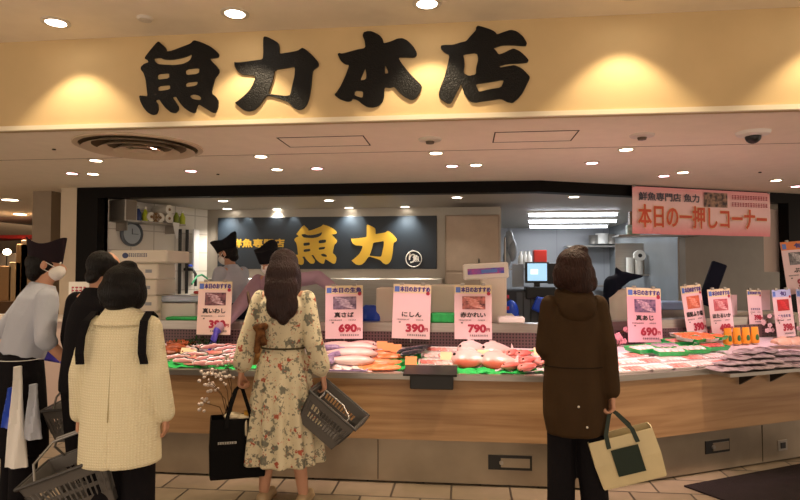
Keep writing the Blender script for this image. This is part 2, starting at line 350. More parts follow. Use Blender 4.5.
# kitchen
YB = 8.0
kl = aty(207, 260, YB).x; kl0 = kl-.6
kn = aty(99, 260, YFR+.14); KA = math.atan2(kl-kn.x, YB-kn.y)   # the left kitchen wall runs in slightly
def wx(y): return kn.x+(y-kn.y)*math.tan(KA)
def tilewall(name, col, grout, w, h, axis):
    m = mat(name, col, .3); N, L, b = nodes(m); tc = N.new('ShaderNodeTexCoord'); sp = N.new('ShaderNodeSeparateXYZ'); cb = N.new('ShaderNodeCombineXYZ')
    L.new(tc.outputs['Object'], sp.inputs[0]); L.new(sp.outputs[axis], cb.inputs[0]); L.new(sp.outputs[2], cb.inputs[1])
    k = N.new('ShaderNodeTexBrick'); k.offset = 0; L.new(cb.outputs[0], k.inputs[0]); k.inputs['Scale'].default_value = 1; k.inputs['Brick Width'].default_value = w; k.inputs['Row Height'].default_value = h
    k.inputs['Mortar Size'].default_value = .006; k.inputs['Color1'].default_value = srgb(col); k.inputs['Color2'].default_value = srgb(col); k.inputs['Mortar'].default_value = srgb(grout)
    L.new(k.outputs[0], b.inputs['Base Color']); return m
M_WT = tilewall('white_wall_tile', '#ddd8cf', '#b5aea4', .3, .25, 1)
ply = [(kl0, YFR+.14), (kn.x, kn.y), (kl, YB), (kl, YB+.1), (kl0, YB+.1)]
struct('wall_left', MB().prism(ply, 0, ZK), M_WT)
struct('ceiling', MB().prism([(kl0-.4, YFR+.14), (fr.x-.03, YFR+.14), (fr.x+DF.x*6+NF.x*.14, fr.y+DF.y*6+NF.y*.14), (9, 15), (kl0-.4, 15)], ZK, ZK+.06), mat('kitchen_ceiling_paint', '#b9b2a6', .6))
xb1 = aty(501, 230, YB).x
M_STW = mat('satin_steel_wall', '#aaa398', .38, .55, var=.04, vscale=2)
struct('wall_back', MB().box(((kl+xb1)/2, YB+.05, ZK/2), (xb1-kl, .1, ZK)), M_STW)
struct('wall_passage', MB().box((xb1-.03, (YB+12.1)/2+.05, ZK/2), (.06, 12.1-YB-.1, ZK)), mat('grey_panel', '#8f8c86', .4))
M_KG = tilewall('grey_kitchen_panel', '#a2a4a8', '#8d8f92', .9, 2.4, 0)
pr0 = aty(678, 260, 8.3); 
struct('wall_kitchen', MB().box(((xb1+pr0.x)/2+1.0, 12.15, ZK/2), (pr0.x-xb1+2.0, .1, ZK)), M_KG)
M_SIDE = mat('side_panel_grey', '#8d9294', .25, .2, var=.1, vscale=1.5)
struct('wall_right', MB().box((pr0.x+.05, 10.2, ZK/2), (.1, 3.78, ZK)), M_SIDE)
w1 = pr0 + DF*3.4
struct('wall_partition', MB().prism([(pr0.x, pr0.y), (w1.x, w1.y), (w1.x+NF.x*.1, w1.y+NF.y*.1), (pr0.x+.1, pr0.y+.14)], 0, ZK), mat('warm_grey_panel', '#98928a', .45, var=.03))
struct('floor', MB().prism([(kn.x, 5.62), (3.2, 5.62), (5.5, 8), (6, 12.1), (kl, 12.1), (kl, YB)], 0, .1), mat('kitchen_floor', '#6c655e', .5))
# left side of the stall
pw = aty(60, 250, 6.38).x
struct('wall_stall_end', MB().prism([(pw, YFR), (xl0, YFR), (xl0, YFR+.14), (kl0, YFR+.14), (kl0, 8.1), (pw, 8.1)], 0, ZC), mat('cream_panel', '#c9b9a2', .6, var=.02))
pa, pb = aty(34, 250, 6.6), aty(51, 250, 6.6)
struct('wall_pillar', MB().box(((pa.x+pb.x)/2-.02, 6.75, ZC/2), (pb.x-pa.x+.02, .3, ZC)), mat('greige_pillar', '#8f7f6c', .6, var=.03))
struct('wall_far', MB().box((-9, 13.3, 1.3), (8, .1, 2.6)), mat('far_wall', '#6b5947', .6, var=.2, vscale=1.5))
struct('wall_far_side', MB().box((-9.2, 8.5, 1.3), (.1, 9.5, 2.6)), mat('far_side_wall', '#a89176', .6))

# sign on the fascia
sg = thing('shop_sign', 'large black brush-script lettering reading 魚力本店 across the beige fascia', 'sign', (0, YF, 0))
for key, ox, oy, nm in (('fish', 130, 30, 'fish'), ('power', 225, 25, 'power'), ('main', 330, 20, 'main'), ('store', 432, 15, 'store')):
    def fn(x, y, ox=ox, oy=oy):
        p = aty(ox+x/5.56, oy+y/5.56, YF-.03); return (p.x, p.z)
    g = glyph('character', key, fn, M_LETTER, sg, .012); g.location = (0, -.008, 0)
# ---- ceiling fittings
M_LAMP = mat('lamp_glow', '#ffe9c8', emit=9); M_LAMPP = mat('pink_lamp_glow', '#ffb9c4', emit=7); M_LAMPK = mat('cool_lamp_glow', '#fff4e2', emit=8)
M_RIM = mat('lamp_rim', '#d8cfc2', .4); M_GAP = mat('dark_gap', '#4a4036', .9)
def spot(name, loc, target, power, col, size=70, blend=.7, rad=.04, parent=None):
    l = bpy.data.lights.new(name, 'SPOT'); l.energy = power; l.color = col; l.spot_size = R(size); l.spot_blend = blend; l.shadow_soft_size = rad
    o = bpy.data.objects.new(name, l); C.objects.link(o); d = V(target)-V(loc); q = d.to_track_quat('-Z', 'Y')
    o.location = loc; o.rotation_euler = q.to_euler(); return o
def downlight(px, py, z, lab, glow, r=.055, group=None, pos=None):
    p = pos or atz(px, py, z)
    t = thing('downlight', lab, 'ceiling light', (p.x, p.y, z), 0, group)
    MB().lathe([(r*.78, 0), (r*1.12, 0), (r*1.14, -.006), (r*.8, -.008)], ring=True).build('rim', M_RIM, t, True)
    MB().cyl((0, 0, -.0055), r*.78, .003).build('lens', glow, t)
    return p
WARM = (1, .77, .52)
up = []
for k, (px, py) in enumerate(((56, 22), (235, 13), (427, 3))):
    lab = ('upper ceiling downlight at the far left above the sign', 'upper ceiling downlight above the 魚 and 力 of the sign', 'upper ceiling downlight at the top edge above 本')[k]
    up.append(downlight(px, py, ZU, lab, M_LAMPK, .075))
for k in (1, 2): 
    p = up[-1]+V(((up[2].x-up[1].x), 0, 0)); up.append(p)
    downlight(0, 0, ZU, 'upper ceiling downlight beyond the top of the picture, '+('nearer the sign' if k == 1 else 'furthest right'), M_LAMPK, .075, pos=p)
for p in up: spot('fascia_spot', (p.x, YF-.27, ZU-.02), (p.x, YF-.12, ZU-1.2), 17, (1, .8, .52), 92, .45, .03)
low = [(96, 160, 0, 'small unlit-looking downlight left of the round air diffuser front'), (72, 173, 1, 'pink-tinted downlight at the far left of the lower ceiling'), (93, 173.5, 0, 'bright warm downlight second from left in the lower ceiling'), (191, 170.5, 1, 'pinkish downlight right of the round air diffuser'),
 (261, 156, 0, 'cool downlight between the diffuser and the left access panel'), (277, 169, 0, 'bright warm downlight left one of the pair under the left access panel'), (317, 168, 1, 'pinkish downlight right one of the pair under the left access panel'),
 (436, 152.5, 0, 'downlight just behind the left smoke detector'), (452, 165.5, 1, 'pinkish downlight left of the bright middle one'), (476, 164.5, 0, 'bright warm downlight in the middle of the lower ceiling'),
 (592, 162.5, 1, 'pinkish downlight between the right access panel and the banner'), (626, 149, 0, 'cool downlight beside the right smoke detector'), (664, 175.5, 1, 'pink downlight above the banner, left of two'), (683, 172, 0, 'warm downlight above the banner, right of two'),
 (776, 180, 0, 'warm downlight above the right end of the banner'), (796, 186, 1, 'pinkish downlight at the right edge of the photo')]
for (px, py, k, lab) in low:
    p = downlight(px, py, ZC, lab, M_LAMPP if k else M_LAMP, .06)
for i, x in enumerate((-2.3, -1.35, -.4, .55, 1.35)):
    spot('meat_spot', (x, 4.2, ZC-.03), (x, 4.72, .82), 34, (1, .62, .66), 52, .6, .04)
for i in range(4):
    q = V((XC, 4.262, 0))+D2*(.35+.75*i); e = q+N2*.45; s_ = q-N2*.05
    spot('meat_spot', (s_.x, s_.y, ZC-.03), (e.x, e.y, .82), 33, (1, .62, .68), 55, .6, .04)
for x in (-3.2, -1.9, -.6, .7, 2.0): spot('aisle_spot', (x, 3.95, ZC-.03), (x, 4.0, 0), 34, WARM, 90, .7, .05)
# air diffuser
dp = atz(140, 146, ZC)
df = thing('air_diffuser', 'large round stepped air diffuser in the lower ceiling', 'air vent', (dp.x, dp.y, ZC))
M_DIF = mat('diffuser_enamel', '#c9b499', .5)
for k, (r0, r1, z0, z1) in enumerate(((.40, .34, -.034, -.006), (.29, .235, -.04, -.006), (.185, .13, -.046, -.006))):
    MB().lathe([(r0, z0), (r1, z1), (r1-.006, z1), (r0-.008, z0)], ring=True, n=48).build('ring', M_DIF, df, True)
MB().lathe([(.46, -.001), (.458, -.012), (.42, -.014), (.418, -.001)], ring=True, n=48).build('flange', M_DIF, df, True)
MB().lathe([(.001, -.006), (.03, -.006), (.085, -.04), (.001, -.042)], n=32).build('centre_cone', M_DIF, df, True)
MB().cyl((0, 0, -.003), .43, .004, n=48).build('duct_opening', mat('duct_shade_grey', '#6b5c4b', .9), df)
for (cx, cy, w, d, lab) in ((325, 141.5, .62, .32, 'square-edged access panel outline in the ceiling left of centre'), (534, 136.5, .56, .32, 'access panel outline in the ceiling right of centre')):
    p = atz(cx, cy, ZC); mb = MB()
    for (ax, ay, bx, by) in ((-1,-1,1,-1), (1,-1,1,1), (1,1,-1,1), (-1,1,-1,-1)):
        a, b = V((ax*w/2, ay*d/2, 0)), V((bx*w/2, by*d/2, 0)); c = (a+b)/2; mb.box((c.x, c.y, -.0015), (abs(a.x-b.x)+.008, abs(a.y-b.y)+.008, .003))
    t = thing('access_panel', lab, 'ceiling panel', (p.x, p.y, ZC)); mb.build('edge_gap', M_GAP, t); MB().box((0, 0, -.0008), (w-.01, d-.01, .0016)).build('panel', M_CEIL, t)
for (cx, cy, lab) in ((430, 139, 'round smoke detector beside the brass-lit middle of the ceiling'), (642, 135, 'round smoke detector right of the access panel')):
    p = atz(cx, cy, ZC); t = thing('smoke_detector', lab, 'smoke detector', (p.x, p.y, ZC))
    MB().lathe([(.001, 0), (.085, 0), (.08, -.012), (.05, -.018), (.001, -.018)]).build('base', M_RIM, t, True); MB().lathe([(.001, -.018), (.032, -.018), (.028, -.034), (.001, -.038)]).build('sensor', mat('brown_sensor', '#5c4c3c', .5), t, True)
p = atz(753, 132, ZC); t = thing('dome_camera', 'white ceiling dome camera with dark glass eye', 'security camera', (p.x, p.y, ZC))
MB().lathe([(.001, 0), (.11, 0), (.1, -.02), (.06, -.03), (.001, -.03)]).build('housing', M_WHITE, t, True); MB().ell((0, 0, -.035), (.05, .05, .045)).build('dome', M_BLACK, t, True)
for (cx, cy) in ((54, 149), (218, 174), (760, 172)):
    p = atz(cx, cy, ZC); tag(MB().cyl((0, 0, -.004), .014, .008, n=12).build('ceiling_button', M_GAP, loc=p), 'small dark round cap in the ceiling', 'ceiling cap', 'small dark ceiling caps')
p = atz(145, 18, ZU); tag(MB().lathe([(.001, 0), (.05, 0), (.04, -.015), (.001, -.02)]).build('ceiling_sensor', M_RIM, loc=p), 'small round sensor in the upper ceiling left', 'sensor')
# unseen hall downlights added around the camera for ambient light, then the far ones
for (x, y) in ((-3, 1.2), (-1, 1.2), (1, 1.2), (3, 1.2), (-2, -1.5), (0, -1.5), (2, -1.5)):
    spot('hall_spot', (x, y, ZU-.02), (x, y+.1, 0), 30, WARM, 110, .8, .08)
for (px, py, lab) in ((10, 199.5, 'nearer lamp in the ceiling of the hall at far left'), (20, 214, 'farther lamp in the ceiling of the hall at far left')):
    p = downlight(px, py, ZC, lab, M_LAMP, .12); spot('hall_spot', (p.x, p.y, ZC-.05), (p.x, p.y, 0), 60, WARM, 120, .8, .1)
spot('hall_spot', (-4.5, 4.6, ZC-.05), (-4.5, 5.2, 0), 35, WARM, 110, .8, .1)
# ------------------------------------------------------------------ counters
PATH = [V((-2.75, 4.262, 0)), V((XC, 4.262, 0)), V((XC, 4.262, 0))+D2*3.1]
def offs(i, d):
    """point i of the counter's front line moved d into the stall, mitred at the corner"""
    if i == 0: return PATH[0]+V((0, d, 0))
    if i == 2: return PATH[2]+N2*d
    n = (V((0, 1, 0))+N2).normalized(); return PATH[1]+n*d/n.dot(N2)
def sweep(i, prof):
    a = [offs(i, d)+V((0, 0, z)) for d, z in prof]; b = [offs(i+1, d)+V((0, 0, z)) for d, z in prof]
    return MB().rings([a, b])
M_BED = mat('pink_display_bed', '#e8dcdf', .35, var=.05, vscale=30, bump=.4, bscale=60)
M_PERF = mat('perforated_panel', '#b08e90', .4); _n, _l, _b = nodes(M_PERF)
_tc = _n.new('ShaderNodeTexCoord'); _v = _n.new('ShaderNodeTexVoronoi'); _v.inputs['Scale'].default_value = 38; _v.inputs['Randomness'].default_value = 0; _l.new(_tc.outputs['Object'], _v.inputs[0])
_r = _n.new('ShaderNodeValToRGB'); _r.color_ramp.elements[0].position = .28; _r.color_ramp.elements[1].position = .36; _r.color_ramp.elements[0].color = srgb('#1c1012'); _r.color_ramp.elements[1].color = srgb('#5f4648'); _l.new(_v.outputs[0], _r.inputs[0]); _l.new(_r.outputs[0], _b.inputs['Base Color'])
for i, lab in ((0, 'long straight fish display counter with pale wood front and steel base'), (1, 'angled right-hand fish display counter with pale wood front')):
    t = thing('display_counter', lab, 'counter')
    sweep(i, [(.0, .31), (.03, .31), (.03, .735), (0, .735)]).build('wood_panel', M_WOOD, t)
    sweep(i, [(.02, .012), (.3, .012), (.3, .31), (.02, .31)]).build('steel_base', M_STEELB, t)
    sweep(i, [(-.02, .735), (.04, .735), (.04, .775), (-.02, .775)]).build('front_lip', M_STEEL, t)
    sweep(i, [(.041, .70), (.82, .82), (.82, .86), (.041, .758)]).build('display_bed', M_BED, t)
    sweep(i, [(.03, .31), (.85, .31), (.85, .7), (.03, .7)]).build('body', M_STEEL, t)
    sweep(i, [(.82, .8), (.85, .8), (.85, .985), (.82, .985)]).build('perforated_back', M_PERF, t)
    sweep(i, [(.84, .985), (1.0, .985), (1.0, 1.06), (.84, 1.06)]).build('back_rail', M_STEEL, t)
    sweep(i, [(.86, .9), (1.32, .9), (1.32, .975), (.86, .975)]).build('worktop', M_STEEL, t)
    sweep(i, [(.86, .1), (1.3, .1), (1.3, .9), (.86, .9)]).build('cupboard', M_STEEL, t)
    sweep(i, [(.06, 0), (.28, 0), (.28, .012), (.06, .012)]).build('toe_gap', M_BLACK, t)
    if i == 0: CT = t
    else: CT2 = t
def onc(px, d, z, py=None):
    """world point on the counters at pixel column px, d metres into the stall, height z"""
    if px < 597: p = aty(px, 300, 4.262+d)
    else: p = atpl(px, 300, PATH[1]+N2*d, N2)
    p.z = z; return p
# sockets and seams in the base
def basep(px, py): return atpl(px, py, V((XC, 4.282, 0)), V((0, 1, 0))) if px < 597 else atpl(px, py, PATH[1]+N2*.02, N2)
for (px, py, w, h, lab, rz) in ((510, 462.5, .30, .10, 'recessed dark hatch with round lock in the straight counter base', 0), (717, 446, .24, .095, 'recessed dark hatch in the angled counter base', A2)):
    p = basep(px, py); t = thing('service_hatch', lab, 'hatch', p, rz)
    MB().box((0, -.004, 0), (w, .008, h)).build('recess', M_BLACK, t); MB().box((w*.12, -.01, 0), (w*.66, .008, h*.62)).build('plate', M_STEELB, t); MB().cyl((-w*.2, -.014, 0), .014, .012, 'Y').build('lock', M_STEEL, t)
p = basep(782, 445); t = thing('floor_socket', 'small square steel socket plate near the right end of the base', 'socket', p, A2)
MB().box((0, -.004, 0), (.1, .008, .08)).build('plate', M_STEEL, t); MB().box((0, -.01, 0), (.05, .006, .045)).build('outlet', M_BLACK, t)
for k, (px, py) in enumerate(((378, 460), (762, 430))):
    p = basep(px, py); p.z = .16; tag(MB().box((0, -.001, 0), (.006, .004, .28)).build('base_seam', M_GAP, loc=p), 'thin vertical joint in the steel base '+('left of the hatch' if k == 0 else 'beside the small socket plate'), 'joint').rotation_euler.z = A2*k
# black holder hanging at the counter edge
p = onc(432, -.02, .70); t = thing('black_tray_holder', 'black box holder hanging on the counter edge below the herring', 'holder', (p.x, p.y, 0))
MB().box((0, -.045, .735), (.30, .085, .10), bev=.006).build('box', M_BLACK, t); MB().box((-.01, .0, .80), (.37, .22, .014), Mx.Rotation(R(8), 3, 'X')).build('top_plate', M_BLACK, t)
# overhanging shelf on the right with brackets
sh = onc(724, -.16, 0); s0 = (sh-PATH[1]).dot(D2)
t = thing('overhang_shelf', 'steel shelf overhanging the angled counter on dark triangular brackets', 'shelf')
def sl(a, d, z): return PATH[1]+D2*a+N2*d+V((0, 0, z))
MB().rings([[sl(s0, d, z) for d, z in ((-.2, .74), (.0, .74), (.0, .765), (-.2, .765))], [sl(3.05, d, z) for d, z in ((-.2, .74), (.0, .74), (.0, .765), (-.2, .765))]]).build('shelf_board', M_STEEL, t)
for px in (748, 779, 812):
    q = (onc(px, -.1, 0)-PATH[1]).dot(D2)
    MB().rings([[sl(q-.012, d, z) for d, z in ((-.17, .738), (-.02, .738), (-.02, .64))], [sl(q+.012, d, z) for d, z in ((-.17, .738), (-.02, .738), (-.02, .64))]]).build('bracket', M_BLACK, t)
# floor mat
mm = [atz(x, y, 0) for x, y in ((684, 487), (795, 463))]; a = mm[0]; b = mm[1]
t = MB().prism([(a.x, a.y), (b.x+.1, b.y+.0), (b.x+1.2, b.y-.2), (b.x+1.0, a.y-.8), (a.x+.5, a.y-.75)], .001, .012).build('floor_mat', mat('dark_mat', '#2b2426', .9, bump=.6, bscale=250, var=.1)); tag(t, 'dark grey entrance mat on the tiles at bottom right', 'mat')

# ------------------------------------------------------------------ fish and goods
def disp_z(d): return .762+(d-.04)*.131          # top of the sloping bed
def fish_mesh(L, h, w, mb=None):
    mb = MB(); prof = [(-.5, .02, .1), (-.47, .28, .3), (-.4, .62, .65), (-.28, .92, .95), (-.1, 1, 1), (.1, .86, .85), (.28, .5, .5), (.4, .2, .25), (.44, .16, .18)]
    mb.rings([[V((x*L, w/2*b*math.cos(2*math.pi*k/12), h/2*a*math.sin(2*math.pi*k/12))) for k in range(12)] for x, a, b in prof]); return mb
M_EYEF = mat('fish_eye', '#0c0a0a', .15)
FM = {
 'mackerel': ramp_x_mat('mackerel_skin', [(0, '#e9e4ea'), (.42, '#d5cfd8'), (.56, '#3a3f4c'), (1, '#1f2633')], 'Z', rough=.25, noise_amt=.1),
 'herring': ramp_x_mat('herring_skin', [(0, '#c8bcc4'), (.45, '#85808c'), (.6, '#343540'), (1, '#22232c')], 'Z', rough=.2),
 'flounder': ramp_x_mat('flounder_skin', [(0, '#b8452f'), (.2, '#c9705c'), (.34, '#cdb0ac'), (1, '#d6bcbc')], 'Z', rough=.3, noise_amt=.15),
 'bream': ramp_x_mat('bream_skin', [(0, '#e8c9c8'), (.4, '#dc8f88'), (1, '#c9605a')], 'Z', rough=.25, noise_amt=.2),
 'cod': ramp_x_mat('pale_cod_skin', [(0, '#dccfca'), (.45, '#cdb2aa'), (.55, '#b8646e'), (1, '#b98f88')], 'Z', rough=.3, noise_amt=.2),
 'squid': mat('squid_skin', '#8d7a9c', .3, var=.3, vscale=30), 'aji': ramp_x_mat('horse_mackerel_skin', [(0, '#f0e8ea'), (.5, '#d8b8c0'), (1, '#8b7a88')], 'Z', rough=.25, noise_amt=.1)}
def make_fish(kind, L, h, w, label, group):
    t = thing(kind_name[kind], label, 'fish', (0, 0, 0), 0, group)
    b = fish_mesh(L, h, w).build('body', FM[kind], t, True)
    mb = MB(); x = .43*L; mb.rings([[V((x, s*.003, z)) for s, z in ((-1, -.1*h), (1, -.1*h), (1, .1*h), (-1, .1*h))], [V((x+.08*L, s*.002, z)) for s, z in ((-1, -.42*h), (1, -.42*h), (1, .42*h), (-1, .42*h))]])
    mb.build('tail_fin', FM[kind], t)
    mb = MB(); mb.add([(-.15*L, .001, h*.45), (.15*L, .001, h*.38), (.05*L, .001, h*.6), (-.1*L, .001, h*.66), (-.15*L, -.001, h*.45), (.15*L, -.001, h*.38), (.05*L, -.001, h*.6), (-.1*L, -.001, h*.66)], [(0,1,2,3), (7,6,5,4), (0,3,7,4), (1,5,6,2), (3,2,6,7), (0,4,5,1)])
    mb.build('dorsal_fin', FM[kind], t)
    mb = MB()
    for s in (-1, 1): mb.ell((-.41*L, s*w*.3, h*.08), (h*.07, h*.05, h*.07), n=8, m=6)
    mb.build('eye', M_EYEF, t, True); return t
kind_name = {'mackerel': 'mackerel', 'herring': 'herring', 'flounder': 'flounder', 'bream': 'red_bream', 'cod': 'cod', 'squid': 'squid', 'aji': 'horse_mackerel'}
PROTO = {}
def put_fish(kind, px, d, L, ang, label, group, h=None, w=None, lift=0, lie=80):
    h = h or L*.24; w = w or L*.13
    key = (kind, round(L, 3), round(h, 3)); p = onc(px, d, disp_z(d)+w*.42+lift)
    rot = (R(lie), 0, R(ang))
    rot = (Mx.Rotation(R(ang), 3, 'Z') @ Mx.Rotation(R(lie), 3, 'X')).to_euler()
    if key not in PROTO:
        t = make_fish(kind, L, h, w, label, group); t.location = p; t.rotation_euler = rot; PROTO[key] = t; return t
    return dup(PROTO[key], p, label=label, group=group, rot=rot)
def sheet(name, label, cat, px, d, w, dep, m, group=None, rz=0, wav=.008, lift=.004, rag=.0, thick=.004):
    """a wavy laid mat or leaf"""
    nx, ny = 12, 7; top = []; 
    for j in range(ny):
        for i in range(nx):
            u, v = i/(nx-1)-.5, j/(ny-1)-.5; e = 1+rag*math.sin(i*2.9+j*3.7)
            top.append(V((u*w*e, v*dep*e, wav*(math.sin(i*1.7+px)+math.sin(j*2.1+i)+2))))
    vs = top+[p-V((0, 0, thick)) for p in top]; n = nx*ny; fs = []
    for j in range(ny-1):
        for i in range(nx-1): a = j*nx+i; fs += [(a, a+1, a+nx+1, a+nx), (n+a, n+a+nx, n+a+nx+1, n+a+1)]
    ed = [j for j in range(nx)]+[nx*(j+1)-1 for j in range(1, ny)]+[n-1-j for j in range(1, nx)]+[nx*(ny-1-j) for j in range(1, ny-1)]
    for k in range(len(ed)): a, b = ed[k], ed[(k+1) % len(ed)]; fs.append((a, n+a, n+b, b))
    p = onc(px, d, disp_z(d)+lift); o = MB().add(vs, fs).build(name, m, smooth=True, loc=p)
    o.rotation_euler = (Mx.Rotation(rz, 3, 'Z') @ Mx.Rotation(R(7), 3, 'X')).to_euler(); return tag(o, label, cat, group)
def fillet(name, label, px, d, L, w, h, m, ang, group=None, lift=0, fold=0, cat='fish fillet'):
    mb = MB(); rs = []
    for i in range(9):
        u = i/8; a = math.sin(math.pi*(.08+.84*u))**.5; ring = []
        for k in range(12):
            t_ = 2*math.pi*k/12; ring.append(V(((u-.5)*L, w/2*a*math.cos(t_)*(1-.3*u), max(-.2, math.sin(t_))*h*a*(1+.15*math.sin(i*2)) + fold*math.sin(math.pi*u))))
        rs.append(ring)
    mb.rings(rs); p = onc(px, d, disp_z(d)+h*.25+lift); o = mb.build(name, m, smooth=True, loc=p); o.rotation_euler = (R(7), 0, R(ang)); return tag(o, label, cat, group)
def pack(name, label, px, d, w, dep, mtray, mfood, n, ang, group=None, lift=0, h=.018, cat='food tray'):
    """a shallow tray with slices laid in it"""
    p = onc(px, d, disp_z(d)+lift+.004); t = thing(name, label, cat, p, R(ang), group); t.rotation_euler.x = R(6)
    mb = MB(); rs = []
    for (s, z) in ((.86, 0), (1, h), (.96, h), (.84, .004)): rs.append([V((s*w/2*a, s*dep/2*b, z)) for a, b in ((-1,-1), (0,-1.02), (1,-1), (1.02,0), (1,1), (0,1.02), (-1,1), (-1.02,0))])
    mb.rings(rs).build('tray', mtray, t)
    for k in range(n):
        u = (k+.5)/n-.5; MB().ell((u*w*.84, 0, h*.75), (w*.6/n, dep*.36, h*.55), Mx.Rotation(R(12), 3, 'Y'), n=10, m=6).build('slice', mfood, t, True)
    return t
M_SALM = mat('salmon_flesh', '#e2763f', .35, col2='#f09a68', vscale=25); M_PINKF = mat('pink_flesh', '#cf6f68', .3, col2='#e6a196', vscale=20); M_WHF = mat('white_flesh', '#d8b3ae', .3, col2='#ecd6d2', vscale=20); M_REDF = mat('red_flesh', '#b23a34', .3, col2='#d0645a', vscale=20)
M_STRIPE = ramp_x_mat('striped_fish_skin', [(.15, '#c98c8c'), (.26, '#eee6e6'), (.36, '#17141f'), (.58, '#1a1722'), (.66, '#efe8ea')], 'Y', rough=.25, noise_amt=.25); M_TRAYG = mat('green_tray', '#2bbf63', .35); M_TRAYW = mat('white_tray', '#efe8e6', .35); M_TAG = mat('orange_price_tag', '#f2a56c', .5); M_TAGY = mat('cream_price_tag', '#f1e3b8', .5)
M_CRAB = mat('crab_shell', '#7c3a1c', .45, col2='#a9552c', vscale=18); M_LEAFD = mat('dark_leaves', '#16301a', .7, col2='#244a24', vscale=20); M_ORG = mat('orange_roe', '#e6602e', .3, col2='#f08a50', vscale=30)
# -- left bay: shellfish, dark leaves, fish on green mats
for k, (px, d, ang) in enumerate(((176, .5, 20), (183, .62, -30), (171, .36, 60))):
    p = onc(px, d, disp_z(d)+.045); t = thing('crab', ('brown crab beside the dark leaves at the left end', 'orange-brown crab at the back of the left bay', 'brown crab nearest the front at the left end')[k], 'crab', p, R(ang))
    MB().ell((0, 0, 0), (.085, .06, .036)).build('shell', M_CRAB, t, True)
    for s in (-1, 1):
        for j in range(3): MB().tube([(s*.06, -.03+j*.03, 0), (s*.12, -.04+j*.04, .02), (s*.14, -.05+j*.045, -.03)], [.011, .008, .004], 6).build('leg', M_CRAB, t, True)
        MB().tube([(s*.05, -.04, 0), (s*.08, -.09, .01), (s*.03, -.12, .01)], [.012, .016, .008], 6).build('claw', M_CRAB, t, True)
mb = MB(); random.seed(3)
for k in range(170):
    a = random.random()*6.28; r = .2*random.random()**.5; c = V((r*math.cos(a)*1.1, r*math.sin(a)*.6, .02+random.random()*.1*(1-r*3))); q = V((random.uniform(-1, 1), random.uniform(-1, 1), random.uniform(0, 1))).normalized()*.035; s_ = q.cross(V((0, .2, 1))).normalized()*.008
    mb.add([c-q, c+s_, c+q, c-s_, c+V((0, 0, .002))], [(0,1,4), (1,2,4), (2,3,4), (3,0,4)])
tag(mb.build('leaf_garnish', M_LEAFD, loc=onc(197, .62, disp_z(.62))), 'heap of dark green leaves behind the left fish', 'leaves', kind='stuff')
for k, (px, d, w, dep, rz) in enumerate(((186, .17, .34, .22, 0), (205, .32, .4, .2, .15), (226, .14, .3, .2, -.1), (238, .42, .3, .25, .2), (183, .42, .24, .2, .3), (406, .2, .2, .2, -.3), (424, .5, .2, .3, .5), (399, .45, .16, .3, .2), (470, .1, .34, .14, 0), (500, .12, .34, .14, 0), (535, .2, .3, .16, .1), (528, .6, .34, .2, 0), (258, .2, .3, .26, 0), (300, .3, .34, .3, .1))):
    labs = ['green leaf mat at the front left under pink fish', 'green leaf mat in the middle of the left bay', 'green leaf mat at the front under striped fish beside the floral dress', 'green leaf mat at the back beside the floral dress', 'green leaf mat beside the crabs', 'green leaf mat at the front under the herring', 'green leaf right of the herring', 'green leaf left of the herring', 'green leaf mat under the left front flounder', 'green leaf mat under the right front flounder', 'green leaf mat beside the red bream and brown coat', 'green leaf mat at the back beside the brown coat', 'green leaf mat behind the floral dress, left', 'green leaf mat behind the floral dress, right']
    sheet('leaf_mat', labs[k], 'leaf mat', px, d, w, dep, M_MATG, 'green leaf mats', rz, .006, .004, .08)
for k, (px, d, L, ang) in enumerate(((186, .12, .2, -10), (196, .3, .2, 15), (190, .46, .2, -20), (232, .1, .24, 10), (222, .2, .22, 30), (236, .3, .26, 35), (240, .44, .28, 40), (206, .07, .2, -5), (229, .5, .26, 48), (178, .22, .2, 30), (212, .2, .22, 5), (220, .08, .2, 15), (214, .55, .22, 40), (203, .52, .2, 20), (234, .22, .24, 20))):
    fillet('striped_fish_fillet', 'black and silver skinned fish piece on green mat in the left bay', px, d, L, .07, .032, M_STRIPE, ang, 'striped fish pieces in the left bay', .034)
for k, (px, d, L, ang, lab) in enumerate(((217, .42, .42, 42, 'long pink fish side running diagonally in the left bay'), (205, .13, .3, 8, 'salmon-pink fillet at the front of the left bay'), (228, .62, .34, 20, 'pink fish side at the back beside the floral dress'), (198, .22, .22, -15, 'short pink fillet lying on the green mat'))):
    fillet('pink_fillet', lab, px, d, L, .075, .026, M_PINKF, ang, None, .018)
for k, (px, d) in enumerate(((186, .33), (192, .28))):
    tag(MB().box((0, 0, 0), (.075, .004, .06), Mx.Rotation(R(-25), 3, 'X')).build('price_tag', M_TAGY, loc=onc(px, d, disp_z(d)+.06)), 'small cream price tag between the pink fillets, '+('left' if k == 0 else 'right')+' one of two', 'price tag')
